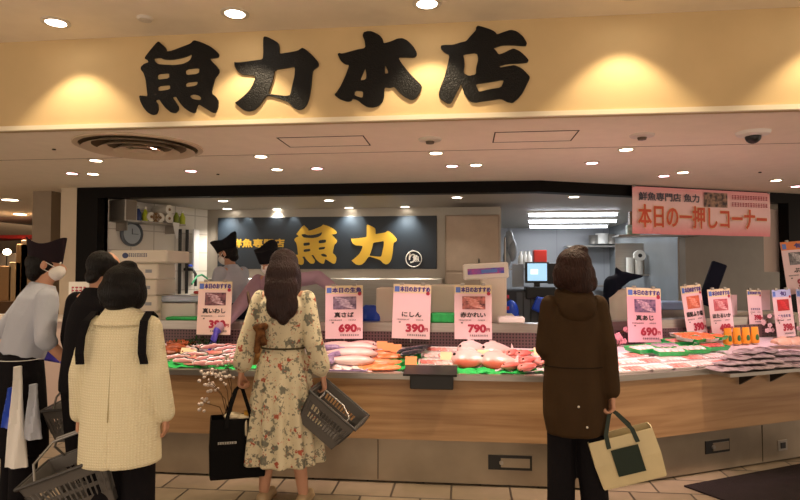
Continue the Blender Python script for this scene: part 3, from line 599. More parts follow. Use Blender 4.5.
# -- cod and squid on ice
for k, (px, d, w, dep) in enumerate(((345, .3, .5, .5), (275, .4, .7, .5), (450, .4, .5, .45), (520, .35, .4, .5))):
    sheet('crushed_ice', ('bed of crushed ice under the pale cod', 'bed of crushed ice behind the floral dress', 'bed of crushed ice under the pink packs', 'bed of crushed ice under the red bream')[k], 'ice', px, d, w, dep, M_ICE, None, 0, .008, .001).__setitem__('kind', 'stuff')
for (px, d, L, ang, lab) in ((352, .55, .44, 170, 'large pale cod at the back with its pink side up'), (350, .36, .46, 175, 'large pale cod in the middle of the ice'), (362, .7, .3, 165, 'smaller cod against the back of the ice'), (335, .66, .3, 185, 'pale cod at the back left behind the squid'), (349, .18, .4, 178, 'pale cod in front near the counter lip')):
    put_fish('cod', px, d, L, ang, lab, 'pale cod on ice', h=L*.3, w=L*.2, lift=.02)
for (px, d, ang, lab) in ((332, .5, 10, 'purplish squid pointing to the back of the ice'), (336, .3, 70, 'purplish squid lying across the ice'), (331, .15, 100, 'purplish squid nearest the front of the ice')):
    p = onc(px, d, disp_z(d)+.06); t = thing('squid', lab, 'squid', p, R(ang)); MB().tube([(-.12, 0, 0), (-.06, 0, 0), (.03, 0, 0), (.06, 0, 0)], [.006, .026, .03, .02], 10).build('mantle', FM['squid'], t, True)
    MB().rings([[V((-.12, 0, z)) for z in (-.003, .003)]+[V((-.119, 0, 0))], [V((-.07, s, 0)) for s in (-.045, 0, .045)]]).build('fin', FM['squid'], t)
    for j in range(4): MB().tube([(.05, (j-1.5)*.01, 0), (.1, (j-1.5)*.02, .005), (.14, (j-1.5)*.03, -.01)], [.008, .006, .003], 6).build('tentacle', FM['squid'], t, True)
pack('fish_pack', 'flat white pack of pale fish with a lilac edge at the front', 343, .1, .38, .12, mat('lilac_tray', '#b9a2dc', .4), M_WHF, 4, 0)
# -- salmon
for k, (px, d, L, ang) in enumerate(((372, .12, .24, 5), (386, .12, .22, 15), (374, .26, .26, 0), (388, .27, .22, 20), (377, .4, .24, 10), (392, .4, .2, 0), (370, .18, .22, -8), (383, .52, .22, 5))):
    fillet('salmon_fillet', 'orange salmon fillet in the salmon pile right of the cod', px, d, L, .11, .024, M_SALM, ang, 'salmon fillets beside the cod', .006+.006*(k % 3))
for k, (px, d) in enumerate(((388, .5), (396, .46), (382, .55), (411, .12), (446, .26), (478, .3), (483, .33), (539, .42))):
    labs = ['orange price tag behind the salmon, middle one', 'orange price tag behind the salmon, right one', 'orange price tag behind the salmon, left one', 'orange price tag at the front of the herring', 'cream price tag on the pink packs', 'cream price tag left of the right back flounder', 'cream price tag on the right back flounder', 'cream price tag beside the brown coat']
    q = onc(px, d, disp_z(d)+.075); t = thing('price_tag', labs[k], 'price tag', q, 0)
    MB().box((0, 0, 0), (.085, .004, .062), Mx.Rotation(R(-20), 3, 'X')).build('card', M_TAG if k < 4 else M_TAGY, t); MB().box((0, -.004, -.012), (.06, .003, .012), Mx.Rotation(R(-20), 3, 'X')).build('print', M_RED, t)
# -- herring
for k, (px, d, ang) in enumerate(((407, .42, 62), (412, .46, 60), (418, .5, 60), (423, .52, 58), (410, .3, 64), (417, .34, 62))):
    put_fish('herring', px, d, .27, ang, 'dark silver herring lying slanted on green leaves', 'herring on green leaves', lift=.05+.012*(k > 3), h=.07, w=.045)
# -- pink packs
for k, (px, d, n, c) in enumerate(((437, .62, 4, M_PINKF), (452, .62, 4, M_WHF), (434, .44, 4, M_WHF), (449, .44, 5, M_PINKF), (432, .26, 4, M_PINKF), (448, .24, 4, M_WHF), (424, .1, 5, M_PINKF), (442, .08, 6, M_REDF))):
    labs = ['back left', 'back right', 'second row left', 'second row right', 'third row left', 'third row right', 'front left', 'front right']
    pack('fish_pack', f'clear-wrapped pack of pink fish right of the herring, {labs[k]}', px, d, .2, .15, M_TRAYW, c, n, (k*37 % 11)-5, 'pink fish packs', .012)
# -- flounder
for (px, d, L, ang, lab) in ((474, .5, .28, 15, 'pale flounder at the back left with orange belly'), (471, .22, .3, -4, 'pale flounder at the front left with orange belly'), (497, .48, .28, 20, 'pale flounder behind the price tag'), (498, .2, .28, -6, 'pale flounder in front, right one of two')):
    put_fish('flounder', px, d, L, ang, lab, None, h=L*.6, w=L*.3, lift=.03, lie=-52)
# -- bream lumps
for (px, d, L, ang, lab) in ((512, .5, .26, 70, 'red bream at the back left of its pile'), (524, .48, .26, 60, 'red bream at the back of its pile'), (516, .3, .28, 50, 'red bream in the middle of its pile'), (528, .3, .28, 62, 'red bream right of the middle of its pile'), (513, .16, .24, 40, 'red bream at the front left of its pile'), (528, .14, .26, 55, 'red bream at the front right of its pile'), (541, .3, .26, 80, 'red bream half hidden by the brown coat')):
    put_fish('bream', px, d, L, ang, lab, None, h=L*.42, w=L*.24, lift=.015)
# things hidden partly behind the floral dress
for k, (px, d) in enumerate(((255, .3), (270, .3), (285, .35), (300, .3), (315, .35))):
    fillet('pink_fillet', 'pink fillet behind the woman in the floral dress', px, d, .24, .1, .026, M_PINKF, k*23 % 40, 'fillets behind the floral dress', .012)
# -- angled counter: pink slices, green trays, orange packs
A2d = math.degrees(A2); k = 0
rows = [(.1, [(612, 0), (632, 1), (655, 0), (678, 1), (700, 0), (722, 1)]), (.26, [(608, 1), (628, 0), (648, 1), (670, 0), (692, 1), (714, 0)]), (.42, [(612, 0), (632, 1)])]
rn = ['front', 'second', 'third']
for ri, (d, L_) in enumerate(rows):
    for (px, c) in L_:
        pos = f'{["leftmost", "second", "third", "fourth", "fifth", "sixth"][L_.index((px, c))]} in the {rn[ri]} row'
        pack('sliced_fish_tray', f'white tray of pink sliced fish on the angled counter, {pos}', px, d, .21, .14, M_TRAYW, M_PINKF if c else M_WHF, 5, A2d+(k*31 % 9)-4, 'sliced fish trays on the angled counter', .008); k += 1
for (px, d, w, f, ang, lab) in ((641, .47, .26, M_WHF, 10, 'green tray at the left of the angled counter'), (664, .5, .26, FM['aji'], -8, 'green tray of silver fish behind the first'), (668, .36, .28, M_WHF, -12, 'green tray of white fish in the middle row'), (690, .38, .28, M_WHF, -6, 'green tray of pale fish below the salmon'), (676, .62, .24, M_PINKF, 0, 'green tray at the back left of the orange packs'), (711, .42, .24, M_REDF, 0, 'green tray beside the grey packets')):
    pack('green_fish_tray', lab, px, d, w, .16, M_TRAYG, f, 4, A2d+ang, 'green fish trays', .03, .035)
for k, (px, d) in enumerate(((682, .66), (692, .66), (702, .62), (695, .52), (706, .52), (716, .56), (686, .56))):
    pack('salmon_tray', f'green-edged tray of orange salmon slices, {["back left", "back middle", "back right", "front middle", "front right", "far right", "front left"][k]} of the group', px, d, .18, .14, M_TRAYG if k % 2 else M_TRAYW, M_ORG, 4, A2d+k*5, 'orange salmon trays', .075, .028)
for k, px in enumerate((727, 736, 745, 754)):
    d = .6; p = onc(px, d, disp_z(d)+.01); t = thing('orange_bag', f'standing orange food bag with green label, {["leftmost", "second from left", "third from left", "rightmost"][k]} of four', 'food bag', p, A2, 'orange food bags'); MB().loft([(0, .043, .03), (.02, .047, .032), (.11, .045, .016), (.145, .045, .003)], 16).build('pouch', mat('orange_foil', '#ef9a1c', .35), t, True)
    MB().ell((0, -.026, .05), (.021, .006, .032)).build('green_label', mat('green_print', '#2c6b34', .4), t, True)
M_PKT = mat('greyish_packet', '#82767a', .4, col2='#b3a5a8', vscale=14); M_PKTE = mat('packet_filling', '#6c5a5e', .5, var=.3, vscale=30)
random.seed(11); k = 0
lay = [(0, [(722, -.1), (738, -.12), (755, -.12), (772, -.1), (790, -.12), (806, -.1), (724, .05), (742, .04), (760, .05), (780, .04), (798, .05)]), (1, [(728, -.06), (746, -.08), (764, -.06), (784, -.05), (736, .08), (754, .07), (774, .08), (795, .06)]), (2, [(737, .0), (756, -.02), (772, .03), (790, .02)]), (3, [(746, .04), (764, .05)])]
for lv, row in lay:
    for (px, d) in row:
        p = onc(px, d, 0.785+lv*.03); w, dep = .23, .17
        t = thing('fish_packet', 'flat grey-pink packet in the pile on the overhanging shelf', 'packet', p, A2+random.uniform(-.5, .5), 'grey packets piled on the overhang'); t.rotation_euler.x = random.uniform(-.05, .08)
        rs = [];
        for (s, z) in ((.98, -.004), (1, 0), (.9, .008), (.6, .013), (.1, .014)): rs.append([V((s*w/2*math.copysign(abs(math.cos(a))**.45, math.cos(a)), s*dep/2*math.copysign(abs(math.sin(a))**.45, math.sin(a)), z+.002*math.sin(3*a+k))) for a in [2*math.pi*j/20 for j in range(20)]])
        MB().rings(rs).build('wrapper', M_PKT, t, True); MB().box((0, 0, .0135), (w*.5, dep*.55, .002)).build('product_label', M_PKTE, t); k += 1
for (px, d, lab) in ((783, .45, 'beige fish pile behind the grey packets, left'), (797, .42, 'beige fish pile behind the grey packets, right')): fillet('pale_fillet', lab, px, d, .26, .16, .05, mat('beige_fish', '#d8b49a', .4, var=.1, vscale=20), 30, None, .03)
# blossom twigs
def blossom(px, d, z0, n, label, sc=1, mcol='#f3cdd6'):
    p = onc(px, d, z0); t = thing('blossom_twig', label, 'artificial blossom', p, 0); random.seed(px); mp = mat('blossom_'+mcol[1:], mcol, .6); ms = mat('twig_bark', '#5e4028', .8)
    pts = [V((0, 0, 0)), V((.03, 0, .06)), V((.01, 0, .13)), V((.07, -.01, .17))]; pts = [q*sc for q in pts]; MB().tube(pts, .004, 6).build('twig', ms, t)
    for k in range(n):
        c = pts[random.randrange(1, 4)]+V((random.uniform(-.05, .05), random.uniform(-.03, .02), random.uniform(-.04, .04)))*sc; mb = MB()
        for j in range(5):
            a = j*2*math.pi/5; mb.ell(c+V((.013*math.cos(a), -.002, .013*math.sin(a))), (.011, .004, .011), n=8, m=5)
        mb.build('flower', mp, t, True)
blossom(765, .8, .9, 12, 'pink and white blossom twig between the cards at right'); blossom(616, .78, .84, 12, 'pink blossom twig behind the brown coat, left of the 真あじ card', .9, '#e79aa8'); blossom(786, .82, .8, 5, 'faint pink blossom twig at the right end'); blossom(706, .8, .86, 6, 'red-pink blossom twig below the cards', .6, '#d9707c')

# ------------------------------------------------------------------ price cards
PH = {'sardine': ('#3c2730', '#e0c9ca', '#8e5f62'), 'mackerel': ('#57485f', '#d9cbd6', '#9c8aa0'), 'flounder': ('#5a3034', '#f0b7ab', '#d58478'), 'aji': ('#4b3b66', '#ecc8d4', '#a07a9a'), 'buri': ('#c9603f', '#f6b49c', '#e27c5c'), 'firefly': ('#b0394a', '#f1c7c9', '#dd7b80'), 'roe': ('#b0101e', '#e2303a', '#d01c28'), 'none': None, 'yellowtail': ('#4c4a4e', '#d8d4d6', '#8d8a8e')}
def price_card(cx, cy, w_px, h_px, d, label, head, photo, name, price, lean=0, tilt=0, yawx=0, headcol=None, body=None):
    c = onc(cx, d, 0); ref = aty(cx, cy, c.y); c.z = ref.z
    dist = (CR.inverted() @ (c-V((0, 0, EYE)))).z*-1; w = w_px*dist/FPX/ (math.cos(A2+YAW-.0) if cx > 597 else 1); h = h_px*dist/FPX
    rz = (A2 if cx > 597 else 0)+yawx
    t = thing('price_card', label, 'price card', c, rz, 'price cards on the back rail'); t.rotation_euler = (R(-5), R(tilt), rz)
    MB().box((0, .0015, 0), (w, .003, h)).build('board', body or M_CARD, t)
    MB().box((0, -.001, h*.42), (w, .002, h*.16)).build('heading_band', headcol or M_CARDT, t)
    txt('heading', head, h*.1, M_PURP, t, (w*.08, -.003, h*.405), bold=h*.006, width=w*.78 if len(head) > 3 else w*.3)
    MB().box((-w*.4, -.0025, h*.41), (w*.13, .002, h*.1)).build('logo_mark', M_BLUEP, t); MB().cyl((w*.42, -.003, h*.34), w*.05, .002, 'Y').build('red_stamp', M_RED, t)
    if PH[photo]:
        q = PH[photo]; MB().box((w*.02, -.002, h*.17), (w*.62, .002, h*.24)).build('photo', mat('photo_'+photo, q[0], .5, col2=q[2], vscale=25), t)
        for j in range(4): MB().ell((w*.02+w*.05*(j-1.5), -.004, h*(.17+.045*(1.5-j))), (w*.2, .0015, h*.022), Mx.Rotation(R(14), 3, 'Y'), 12, 6).build('photo_fish', mat('photo_fish_'+photo, q[1], .5, col2=q[2], vscale=40), t, True)
    if name == '~': scribble('fish_name', w*.7, h*.06, 5, M_PURP, t, (0, -.003, -h*.06))
    else: txt('fish_name', name, h*.1, M_INK, t, (0, -.003, -h*.06), bold=h*.004, width=w*min(.8, .16*len(name)+.03))
    scribble('small_print', w*.34, h*.022, 9, M_INK, t, (-w*.22, -.003, -h*.15)); scribble('small_print', w*.2, h*.022, 5, M_INK, t, (w*.22, -.003, -h*.15)); MB().box((-w*.3, -.002, -h*.2), (w*.05, .001, h*.02)).build('footnote', M_INK, t)
    txt('price', price, h*.19, M_RED, t, (w*.1, -.003, -h*.31), bold=h*.012, width=w*.46); txt('yen', '円', h*.07, M_RED, t, (w*.4, -.003, -h*.33), bold=h*.003)
    scribble('tax_note', w*.5, h*.035, 9, M_INK, t, (w*.15, -.003, -h*.43))
    for s in (-1, 1): MB().box((s*w*.28, 0, h*.5+.006), (.035, .02, .022), bev=.003).build('clip', M_STEEL, t)
    b = max(.02, c.z-h/2-.93); MB().tube([(0, .012, h*.5), (0, .012, -h*.5-.03)], .004, 6).build('stand_rod', M_STEEL, t); return t
HD = '本日のおすすめ'
price_card(214.5, 308, 35, 53, .74, 'price card for 真いわし with sardine photo behind the purple glove', HD, 'sardine', '真いわし', '390', body=mat('cream_pink_card', '#efd6c6', .5))
price_card(344, 312, 38, 53, .76, 'price card for 真さば at 690 yen beside the blue bag', '本日の生魚', 'mackerel', '真さば', '690', tilt=-1)
price_card(411.5, 311.5, 38, 54, .76, 'price card for にしん at 390 yen without a photo', HD, 'none', 'にしん', '390', tilt=1.5)
price_card(473, 312, 37, 54, .76, 'price card for 赤かれい at 790 yen with flounder photo', HD, 'flounder', '赤かれい', '790')
price_card(644.5, 315, 36, 54, .70, 'bright pink price card for 真あじ at 690 yen', HD, 'aji', '真あじ', '690', tilt=2.5, body=M_PINKC)
price_card(694, 311, 22, 52, .78, 'tilted price card with orange fillet photo left of the ほたるいか card', HD, 'buri', '銀鮭ふり塩', '390', tilt=-5)
price_card(721, 313, 25, 48, .70, 'price card for ほたるいか at 498 yen', HD, 'firefly', 'ほたるいか', '498', tilt=-2)
price_card(755, 307, 16, 34, .84, 'small narrow price card without photo beside the blossom', HD, 'none', '~', '398', tilt=1)
price_card(783.5, 313, 22, 47, .74, 'price card with blue heading and bright red photo', '旬', 'roe', '~', '398', tilt=-2, headcol=mat('pale_blue_head', '#b9c4ee', .5))
price_card(808, 313, 24, 48, .74, 'price card cut off by the right edge of the photo', '旬', 'roe', '~', '498', headcol=MATS['pale_blue_head'])
price_card(800, 267, 36, 52, .9, 'larger orange-headed ぶり card high at the right edge', '旬', 'yellowtail', 'ぶり', '980', tilt=-4, headcol=mat('orange_head', '#e8843c', .5))
for (px, py, w, h, d, lab) in ((732, 305, .13, .2, .98, 'plain pink-white card back behind the ほたるいか card'), (765, 300, .14, .2, .98, 'plain white card back between the two small cards')):
    c = onc(px, d, 0); r = aty(px, py, c.y); t = MB().box((0, 0, 0), (w, .004, h)).build('blank_card', M_CARD, loc=(c.x, c.y, r.z)); t.rotation_euler.z = A2; tag(t, lab, 'card')

# ------------------------------------------------------------------ banner and paper
pB = fr-NF*.03
def banner_pt(px, py): return atpl(px, py, pB, NF)
bl, br_, tl, tr = banner_pt(630, 233), banner_pt(765, 237), banner_pt(631, 185.5), banner_pt(768, 194)
cB = (tl+tr)/2; wB = (tr-tl).length; hB = (((tl-bl).length)+((tr-br_).length))/2
t = thing('banner', 'pink banner reading 本日の一押しコーナー hanging from the dark frame', 'banner', (cB.x, cB.y, cB.z), AF)
nx = 24; rs = []
for side in (1, -1): rs.append([])
top = [V((wB*(i/nx-.5), -.02+.006*math.sin(i*.9)+side*0, 0)) for i in range(nx+1)]
slp = 0.0; mbB = MB(); vs = []
for off in (-.001, .001):
    for j in range(9):
        for i in range(nx+1): vs.append((wB*(i/nx-.5), -.02+.012*math.sin(i*.7+j*.3)*j/8+off, -hB*j/8))
n = (nx+1)*9; fs = []
for j in range(8):
    for i in range(nx): a = j*(nx+1)+i; fs += [(a, a+1, a+nx+2, a+nx+1), (n+a, n+a+nx+1, n+a+nx+2, n+a+1)]
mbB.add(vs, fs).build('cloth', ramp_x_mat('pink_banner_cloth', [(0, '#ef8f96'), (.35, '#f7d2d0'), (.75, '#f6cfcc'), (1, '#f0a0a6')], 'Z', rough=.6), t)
M_BRED = mat('banner_orange_red', '#cf4a22', .5); M_BGR = mat('banner_dark_print', '#4a4452', .5)
txt('main_lettering', '本日の一押しコーナー', .27, mat('banner_cream_outline', '#f3d9a8', .5), t, (0, -.036, -hB*.66), bold=.011, width=wB*.93, depth=.001)
txt('main_lettering', '本日の一押しコーナー', .27, M_BRED, t, (0, -.038, -hB*.66), bold=.0055, width=wB*.93, depth=.001)
txt('shop_name', '鮮魚専門店 魚力', .095, M_BGR, t, (-wB*.25, -.035, -hB*.22), bold=.003, width=wB*.42)
MB().box((wB*.08, -.034, -hB*.22), (wB*.17, .002, hB*.32)).build('fish_photo', mat('banner_photo', '#2e2426', .5, col2='#b08c74', vscale=22), t)
for k, s_ in enumerate(('本日水揚げの新鮮な魚介を', '真心込めておすすめします')): scribble('red_note', wB*.28, hB*.1, 14, M_RED, t, (wB*.335, -.036, -hB*(.14+.16*k)))
for s in (-1, 1): MB().cyl((s*wB*.49, -.02, .0), .012, .03, 'Y').build('hook', M_STEEL, t)
a, b = atpl(763, 209, pB+NF*.22, NF), atpl(791, 272, pB+NF*.22, NF); wP = ((b.x-a.x)**2+(b.y-a.y)**2)**.5
t = MB().box((wP/2, 0, (b.z-a.z)/2), (wP, .003, a.z-b.z)).build('paper_sheet', mat('pinkish_paper', '#dccbc0', .8), loc=a); t.rotation_euler.z = AF; tag(t, 'blank pinkish paper sheet hanging at the right of the opening', 'paper')

# ------------------------------------------------------------------ kitchen fittings
a, b = aty(219, 218, YB), aty(437, 269, YB); cx, cz, w, h = (a.x+b.x)/2, (a.z+b.z)/2, b.x-a.x, a.z-b.z
t = thing('wall_sign_board', 'dark board with gold 鮮魚専門店 魚力 lettering on the back wall', 'sign', (cx, YB, cz))
MB().box((0, -.02, 0), (w, .04, h), bev=.004).build('board', M_BOARD, t)
def g2(ox, oy, sc): return lambda x, y: (lambda p: (p.x-cx, p.z-cz))(aty(ox+x*sc, oy+y*sc, YB))
g = glyph('character', 'fish', g2(290.5, 220, .096), M_GOLD, t, .012); g.location.y = -.046
g = glyph('character', 'power', g2(347.5, 219.5, .096), M_GOLD, t, .012); g.location.y = -.046
p = aty(259, 244, YB); txt('small_lettering', '鮮魚専門店', .12, M_GOLD, t, (p.x-cx, -.042, p.z-cz), bold=.005, width=.74)
p = aty(414, 259, YB); mb = MB(); mb.tube([(.105*math.cos(k*math.pi/12), 0, .105*math.sin(k*math.pi/12)) for k in range(24)], .006, 6, True); mb.build('round_mark', M_WHITE, t, loc=(p.x-cx, -.045, p.z-cz))
txt('round_mark_character', 'り', .15, M_WHITE, t, (p.x-cx-.02, -.043, p.z-cz), bold=.004); txt('round_mark_character', '魚', .1, M_WHITE, t, (p.x-cx+.03, -.043, p.z-cz), bold=.002)
for px in (245, 291.5, 358, 411.5):
    p = aty(px, 213, YB-.16); spot('board_spot', (p.x, YB-.12, ZK-.02), (p.x, YB+.02, ZK-.5), 5, (1, .9, .75), 60, .5, .02)
for (px, py, lab) in ((223, 200.5, 'far left'), (227, 208.5, 'left rear'), (277, 209, 'second rear'), (329, 200, 'middle front'), (349, 207.5, 'middle rear'), (405, 206.5, 'right rear'), (457, 197, 'above the steel cabinet'), (574, 196.5, 'near the fluorescent tubes')):
    p = downlight(px, py, ZK, f'small kitchen ceiling downlight, {lab}', M_LAMPK, .07)
    spot('kitchen_spot', (p.x, p.y, ZK-.03), (p.x, p.y, 0), 34, (1, .9, .76), 120, .8, .06)
# lower steel ledge on the back wall, tall cabinet
a, b = aty(208, 276, YB-.1), aty(443, 276, YB-.1); t = MB().box(((a.x+b.x)/2, YB-.065, a.z/2+.02), (b.x-a.x, .12, a.z-.1), bev=.01).build('steel_splashback', M_STEEL); tag(t, 'brushed steel splashback below the dark sign board', 'splashback')
a, b = aty(445, 215, YB-.5), aty(500, 300, YB-.5); w = b.x-a.x; hT = a.z-.1
t = thing('steel_cabinet', 'tall brownish steel cabinet right of the dark sign board', 'cabinet', ((a.x+b.x)/2, YB-.25, .1))
MB().box((0, 0, hT/2), (w, .46, hT), bev=.008).build('body', mat('bronze_steel', '#8b7a6a', .35, .6, var=.05), t)
MB().box((0, -.235, hT-.36), (w-.03, .012, .68), bev=.004).build('door', MATS['bronze_steel'], t); MB().box((0, -.235, hT-1.15), (w-.03, .012, .84), bev=.004).build('door', MATS['bronze_steel'], t)
MB().tube([(w*.12, -.25, hT-.55), (w*.12, -.28, hT-.56), (w*.12, -.28, hT-.68), (w*.12, -.25, hT-.69)], .008, 6).build('handle', M_BLACK, t)
# fluorescent tubes
for (x0, x1, py, yy, lab) in ((529, 617, 212.5, 8.7, 'nearest of the three fluorescent tubes'), (529, 616, 221, 9.9, 'middle of the three fluorescent tubes'), (530, 607, 227, 11.1, 'farthest of the three fluorescent tubes')):
    a, b = aty(x0, py, yy), aty(x1, py, yy); c = (a+b)/2; t = thing('fluorescent_light', lab, 'ceiling light', (c.x, yy, ZK))
    MB().box((0, 0, -.015), (b.x-a.x+.05, .1, .03)).build('housing', M_WHITE, t); MB().cyl((0, 0, -.05), .022, b.x-a.x, 'X').build('tube', mat('tube_glow', '#eef4ff', emit=6), t)
    l = bpy.data.lights.new('tube_light', 'AREA'); l.shape = 'RECTANGLE'; l.size = b.x-a.x; l.size_y = .08; l.energy = 7; l.color = (.9, .95, 1); o = bpy.data.objects.new('tube_light', l); C.objects.link(o); o.location = (c.x, yy, ZK-.09)
# left kitchen wall shelf
def onl(px, py, off=.0): return atpl(px, py, (kn.x+off, kn.y, 0), (math.cos(KA), -math.sin(KA), 0))
q0, q1 = onl(104, 199, .3), onl(135, 218, .3)
ya, yb_ = 6.56, 6.72
t = thing('wall_cabinet', 'grey steel wall box with open side at the upper left', 'cabinet', (wx((ya+yb_)/2)+.16, (ya+yb_)/2, 0), -KA)
MB().box((0, 0, (2.08+2.33)/2), (.3, yb_-ya, .25), bev=.004).build('body', M_STEEL, t); MB().box((.152, 0, 2.205), (.006, yb_-ya-.03, .22)).build('door', mat('grey_door', '#7f7468', .4, .3), t)
yc = onl(190, 225, .3).y; ym = (yb_+.02+yc)/2
t = thing('wall_shelf', 'steel wall shelf carrying paper rolls on the left tiled wall', 'shelf', (wx((ya+yc)/2)+.165, (ya+yc)/2, 2.085), -KA); MB().box((0, 0, 0), (.3, yc-ya, .02)).build('board', M_STEEL, t)
for s in (-1, 1): MB().box((-.05, s*(yc-ya)*.42, -.06), (.2, .012, .1)).build('bracket', M_STEEL, t)
M_ROLL = mat('paper_roll', '#e4dfd4', .8); M_CORE = mat('cardboard_core', '#8d6f50', .8)
for k, (px, py) in enumerate(((162, 207), (171, 206), (171, 214), (158, 215), (153, 209))):
    q = onl(px, 210, .28); zz = 2.158+(.11 if k in (1,) else 0); r = .058
    t = thing('paper_roll', ('paper roll lying on the wall shelf, second from left', 'paper roll lying on top of the others', 'paper roll below the topmost one', 'tan paper roll at the front of the wall shelf', 'paper roll at the left of the wall shelf')[k], 'paper roll', (wx(q.y)+.17, q.y, zz-.005), -KA)
    MB().cyl((0, 0, 0), r, .26, 'X').build('paper', M_ROLL if k != 3 else M_CORE, t, True); MB().cyl((.128, 0, 0), .018, .008, 'X').build('core', M_CORE, t)
for k, (px, c) in enumerate(((140, '#2a3f7c'), (147, '#a9b52a'), (178, '#7f8f2a'), (184, '#b8c238'))):
    q = onl(px, 210, .28); t = thing('spray_bottle', ('dark blue bottle on the wall shelf by the cabinet', 'lime bottle on the wall shelf by the blue one', 'olive bottle right of the paper rolls', 'lime bottle at the right end of the wall shelf')[k], 'bottle', (wx(q.y)+.26, q.y, 2.096))
    MB().lathe([(.001, 0), (.035, 0), (.037, .09), (.016, .13), (.014, .15)]).build('bottle_body', mat('bottle_'+c[1:], c, .35), t, True); MB().cyl((0, 0, .16), .016, .03).build('cap', M_WHITE, t)
q = onl(181, 225, .32); t = MB().rings([[V((0, -.09, 0)), V((0, .09, 0)), V((.006, .09, 0)), V((.006, -.09, 0))], [V((.01, -.01, -.2)), V((.01, .02, -.2)), V((.014, .02, -.2)), V((.014, -.01, -.2))]]).build('white_cloth', M_MASK, loc=(wx(q.y)+.325, q.y-.15, 2.10)); tag(t, 'white cloth corner hanging over the wall shelf edge', 'cloth')
# clock
q = onl(132, 234, .03); t = thing('wall_clock', 'round clock with a grey rim on the white tiled wall', 'clock', (wx(q.y)+.015, q.y, q.z)); t.rotation_euler = (0, R(90), -KA)
MB().lathe([(.001, 0), (.15, 0), (.152, .03), (.125, .04), (.122, .02), (.001, .02)]).build('rim', mat('clock_rim', '#59606a', .4), t, True); MB().cyl((0, 0, .022), .12, .004).build('dial', mat('clock_dial', '#a9b4bd', .5), t)
MB().box((-.03, 0, .027), (.07, .008, .003)).build('hour_hand', M_BLACK, t); MB().box((0, .04, .028), (.006, .09, .003)).build('minute_hand', M_BLACK, t)
# hose rack, hanging cloth, hose
for (px, lab) in ((180, 'left black upright pipe on the tiled wall'), (187, 'right black upright pipe on the tiled wall')):
    q = onl(px, 250, .06); tag(MB().tube([(0, 0, 0), (0, 0, .85)], .022, 8).build('wall_pipe', M_BLACK, loc=(wx(q.y)+.06, q.y, 1.2)), lab, 'pipe')
q = onl(193, 240, .06); tag(MB().box((0, 0, 0), (.02, .16, .55)).build('hanging_apron', mat('pale_apron', '#d5d2d4', .8), loc=(wx(q.y)+.1, q.y, 1.78)), 'pale apron hanging by the black pipes', 'apron')
q = onl(190, 262, .1); t = thing('tap', 'blue-handled black tap on the tiled wall', 'tap', (wx(q.y)+.08, q.y, 1.52)); MB().tube([(-.06, 0, 0), (.06, 0, 0), (.1, 0, -.06), (.1, 0, -.22)], .02, 8).build('pipe', M_BLACK, t, True); MB().box((.04, 0, .05), (.03, .14, .03), bev=.008).build('lever', M_BLUE, t)
q = onl(196, 276, .1); tag(MB().tube([(0, -.25, -.1), (0, -.1, 0), (0, .05, .02), (.02, .2, -.04), (.04, .3, -.15)], .013, 8).build('hose', mat('green_hose', '#2e8f62', .4), loc=(wx(q.y)+.16, q.y, 1.43)), 'green hose curving along the tiled wall', 'hose')
# things on the worktop behind the left fish
def wt(px, d=1.1): return onc(px, d, .977)
def block(name, label, cat, px0, px1, py0, py1, y, m, dep=.3, z0=None, group=None, bev=.01):
    a, b = aty(px0, py0, y), aty(px1, py1, y); zb = b.z if z0 is None else z0
    return tag(MB().box((0, 0, (a.z-zb)/2), (b.x-a.x, dep, a.z-zb), bev=bev).build(name, m, loc=((a.x+b.x)/2, y+dep/2, zb)), label, cat, group)
a, b = aty(113, 262, 5.2), aty(156, 262, 5.2); zt = 0; y0 = 5.2
bx = (a.x+b.x)/2; zs = [.977, 1.12, 1.27, 1.42, 1.56]
a2, b2 = aty(111, 250, 5.2), aty(168, 250, 5.2)
labs = ['bottom foam box of the stack behind the bald man', 'second foam box from the bottom of the stack', 'third foam box from the bottom of the stack']
ztop = aty(140, 263, 5.2).z
for k in range(4):
    z0 = .977+(ztop-.977)/4*k; t = thing('foam_box', (labs+['fourth foam box right under the printed one'])[k], 'foam box', (bx, 5.4, z0), R(3*(k % 2)), 'stacked foam boxes')
    MB().box((0, 0, (ztop-.977)/8), (b.x-a.x, .38, (ztop-.977)/4-.004), bev=.012).build('box_body', M_STYRO, t); MB().box((.12, -.191, (ztop-.977)/8), (.06, .004, .03)).build('print', mat('grey_print', '#9aa0a8', .6), t)
zl = aty(140, 250, 5.15).z; a3, b3 = aty(109, 256, 5.12), aty(166, 256, 5.12)
t = thing('foam_box', 'topmost wide foam box with blurred blue print on its side', 'foam box', ((a3.x+b3.x)/2, 5.36, ztop), 0, 'stacked foam boxes'); MB().box((0, 0, (zl-ztop)/2), (b3.x-a3.x, .46, zl-ztop-.004), bev=.012).build('box_body', M_STYRO, t)
scribble('print', .18, .035, 9, mat('dark_blue_print', '#34406e', .5), t, (.0, -.232, (zl-ztop)*.6)); MB().ell((-.12, -.232, (zl-ztop)*.57), (.03, .002, .025)).build('print_mark', MATS['dark_blue_print'], t, True)
block('white_tray', 'flat white tray on the worktop under the tiled wall', 'tray', 160, 203, 296, 302, 5.3, mat('blue_edge_tray', '#b8c6dc', .4), .28, None); block('white_tray', 'white tub on the worktop below the flat tray', 'tray', 160, 196, 303, 318, 5.3, M_WHITE, .3, .977)
block('green_mat', 'green leaf mat on the rail left of the 真いわし card', 'mat', 165, 196, 317, 320, 5.12, M_MATG, .14, 1.061)
block('red_dish', 'small red dish by the 真いわし card', 'dish', 193, 201, 291, 294, 5.4, mat('red_plastic', '#b8281e', .4), .08, None); block('white_tub', 'white tub under the red dish', 'tub', 190, 203, 294, 303, 5.38, M_WHITE, .2, None)
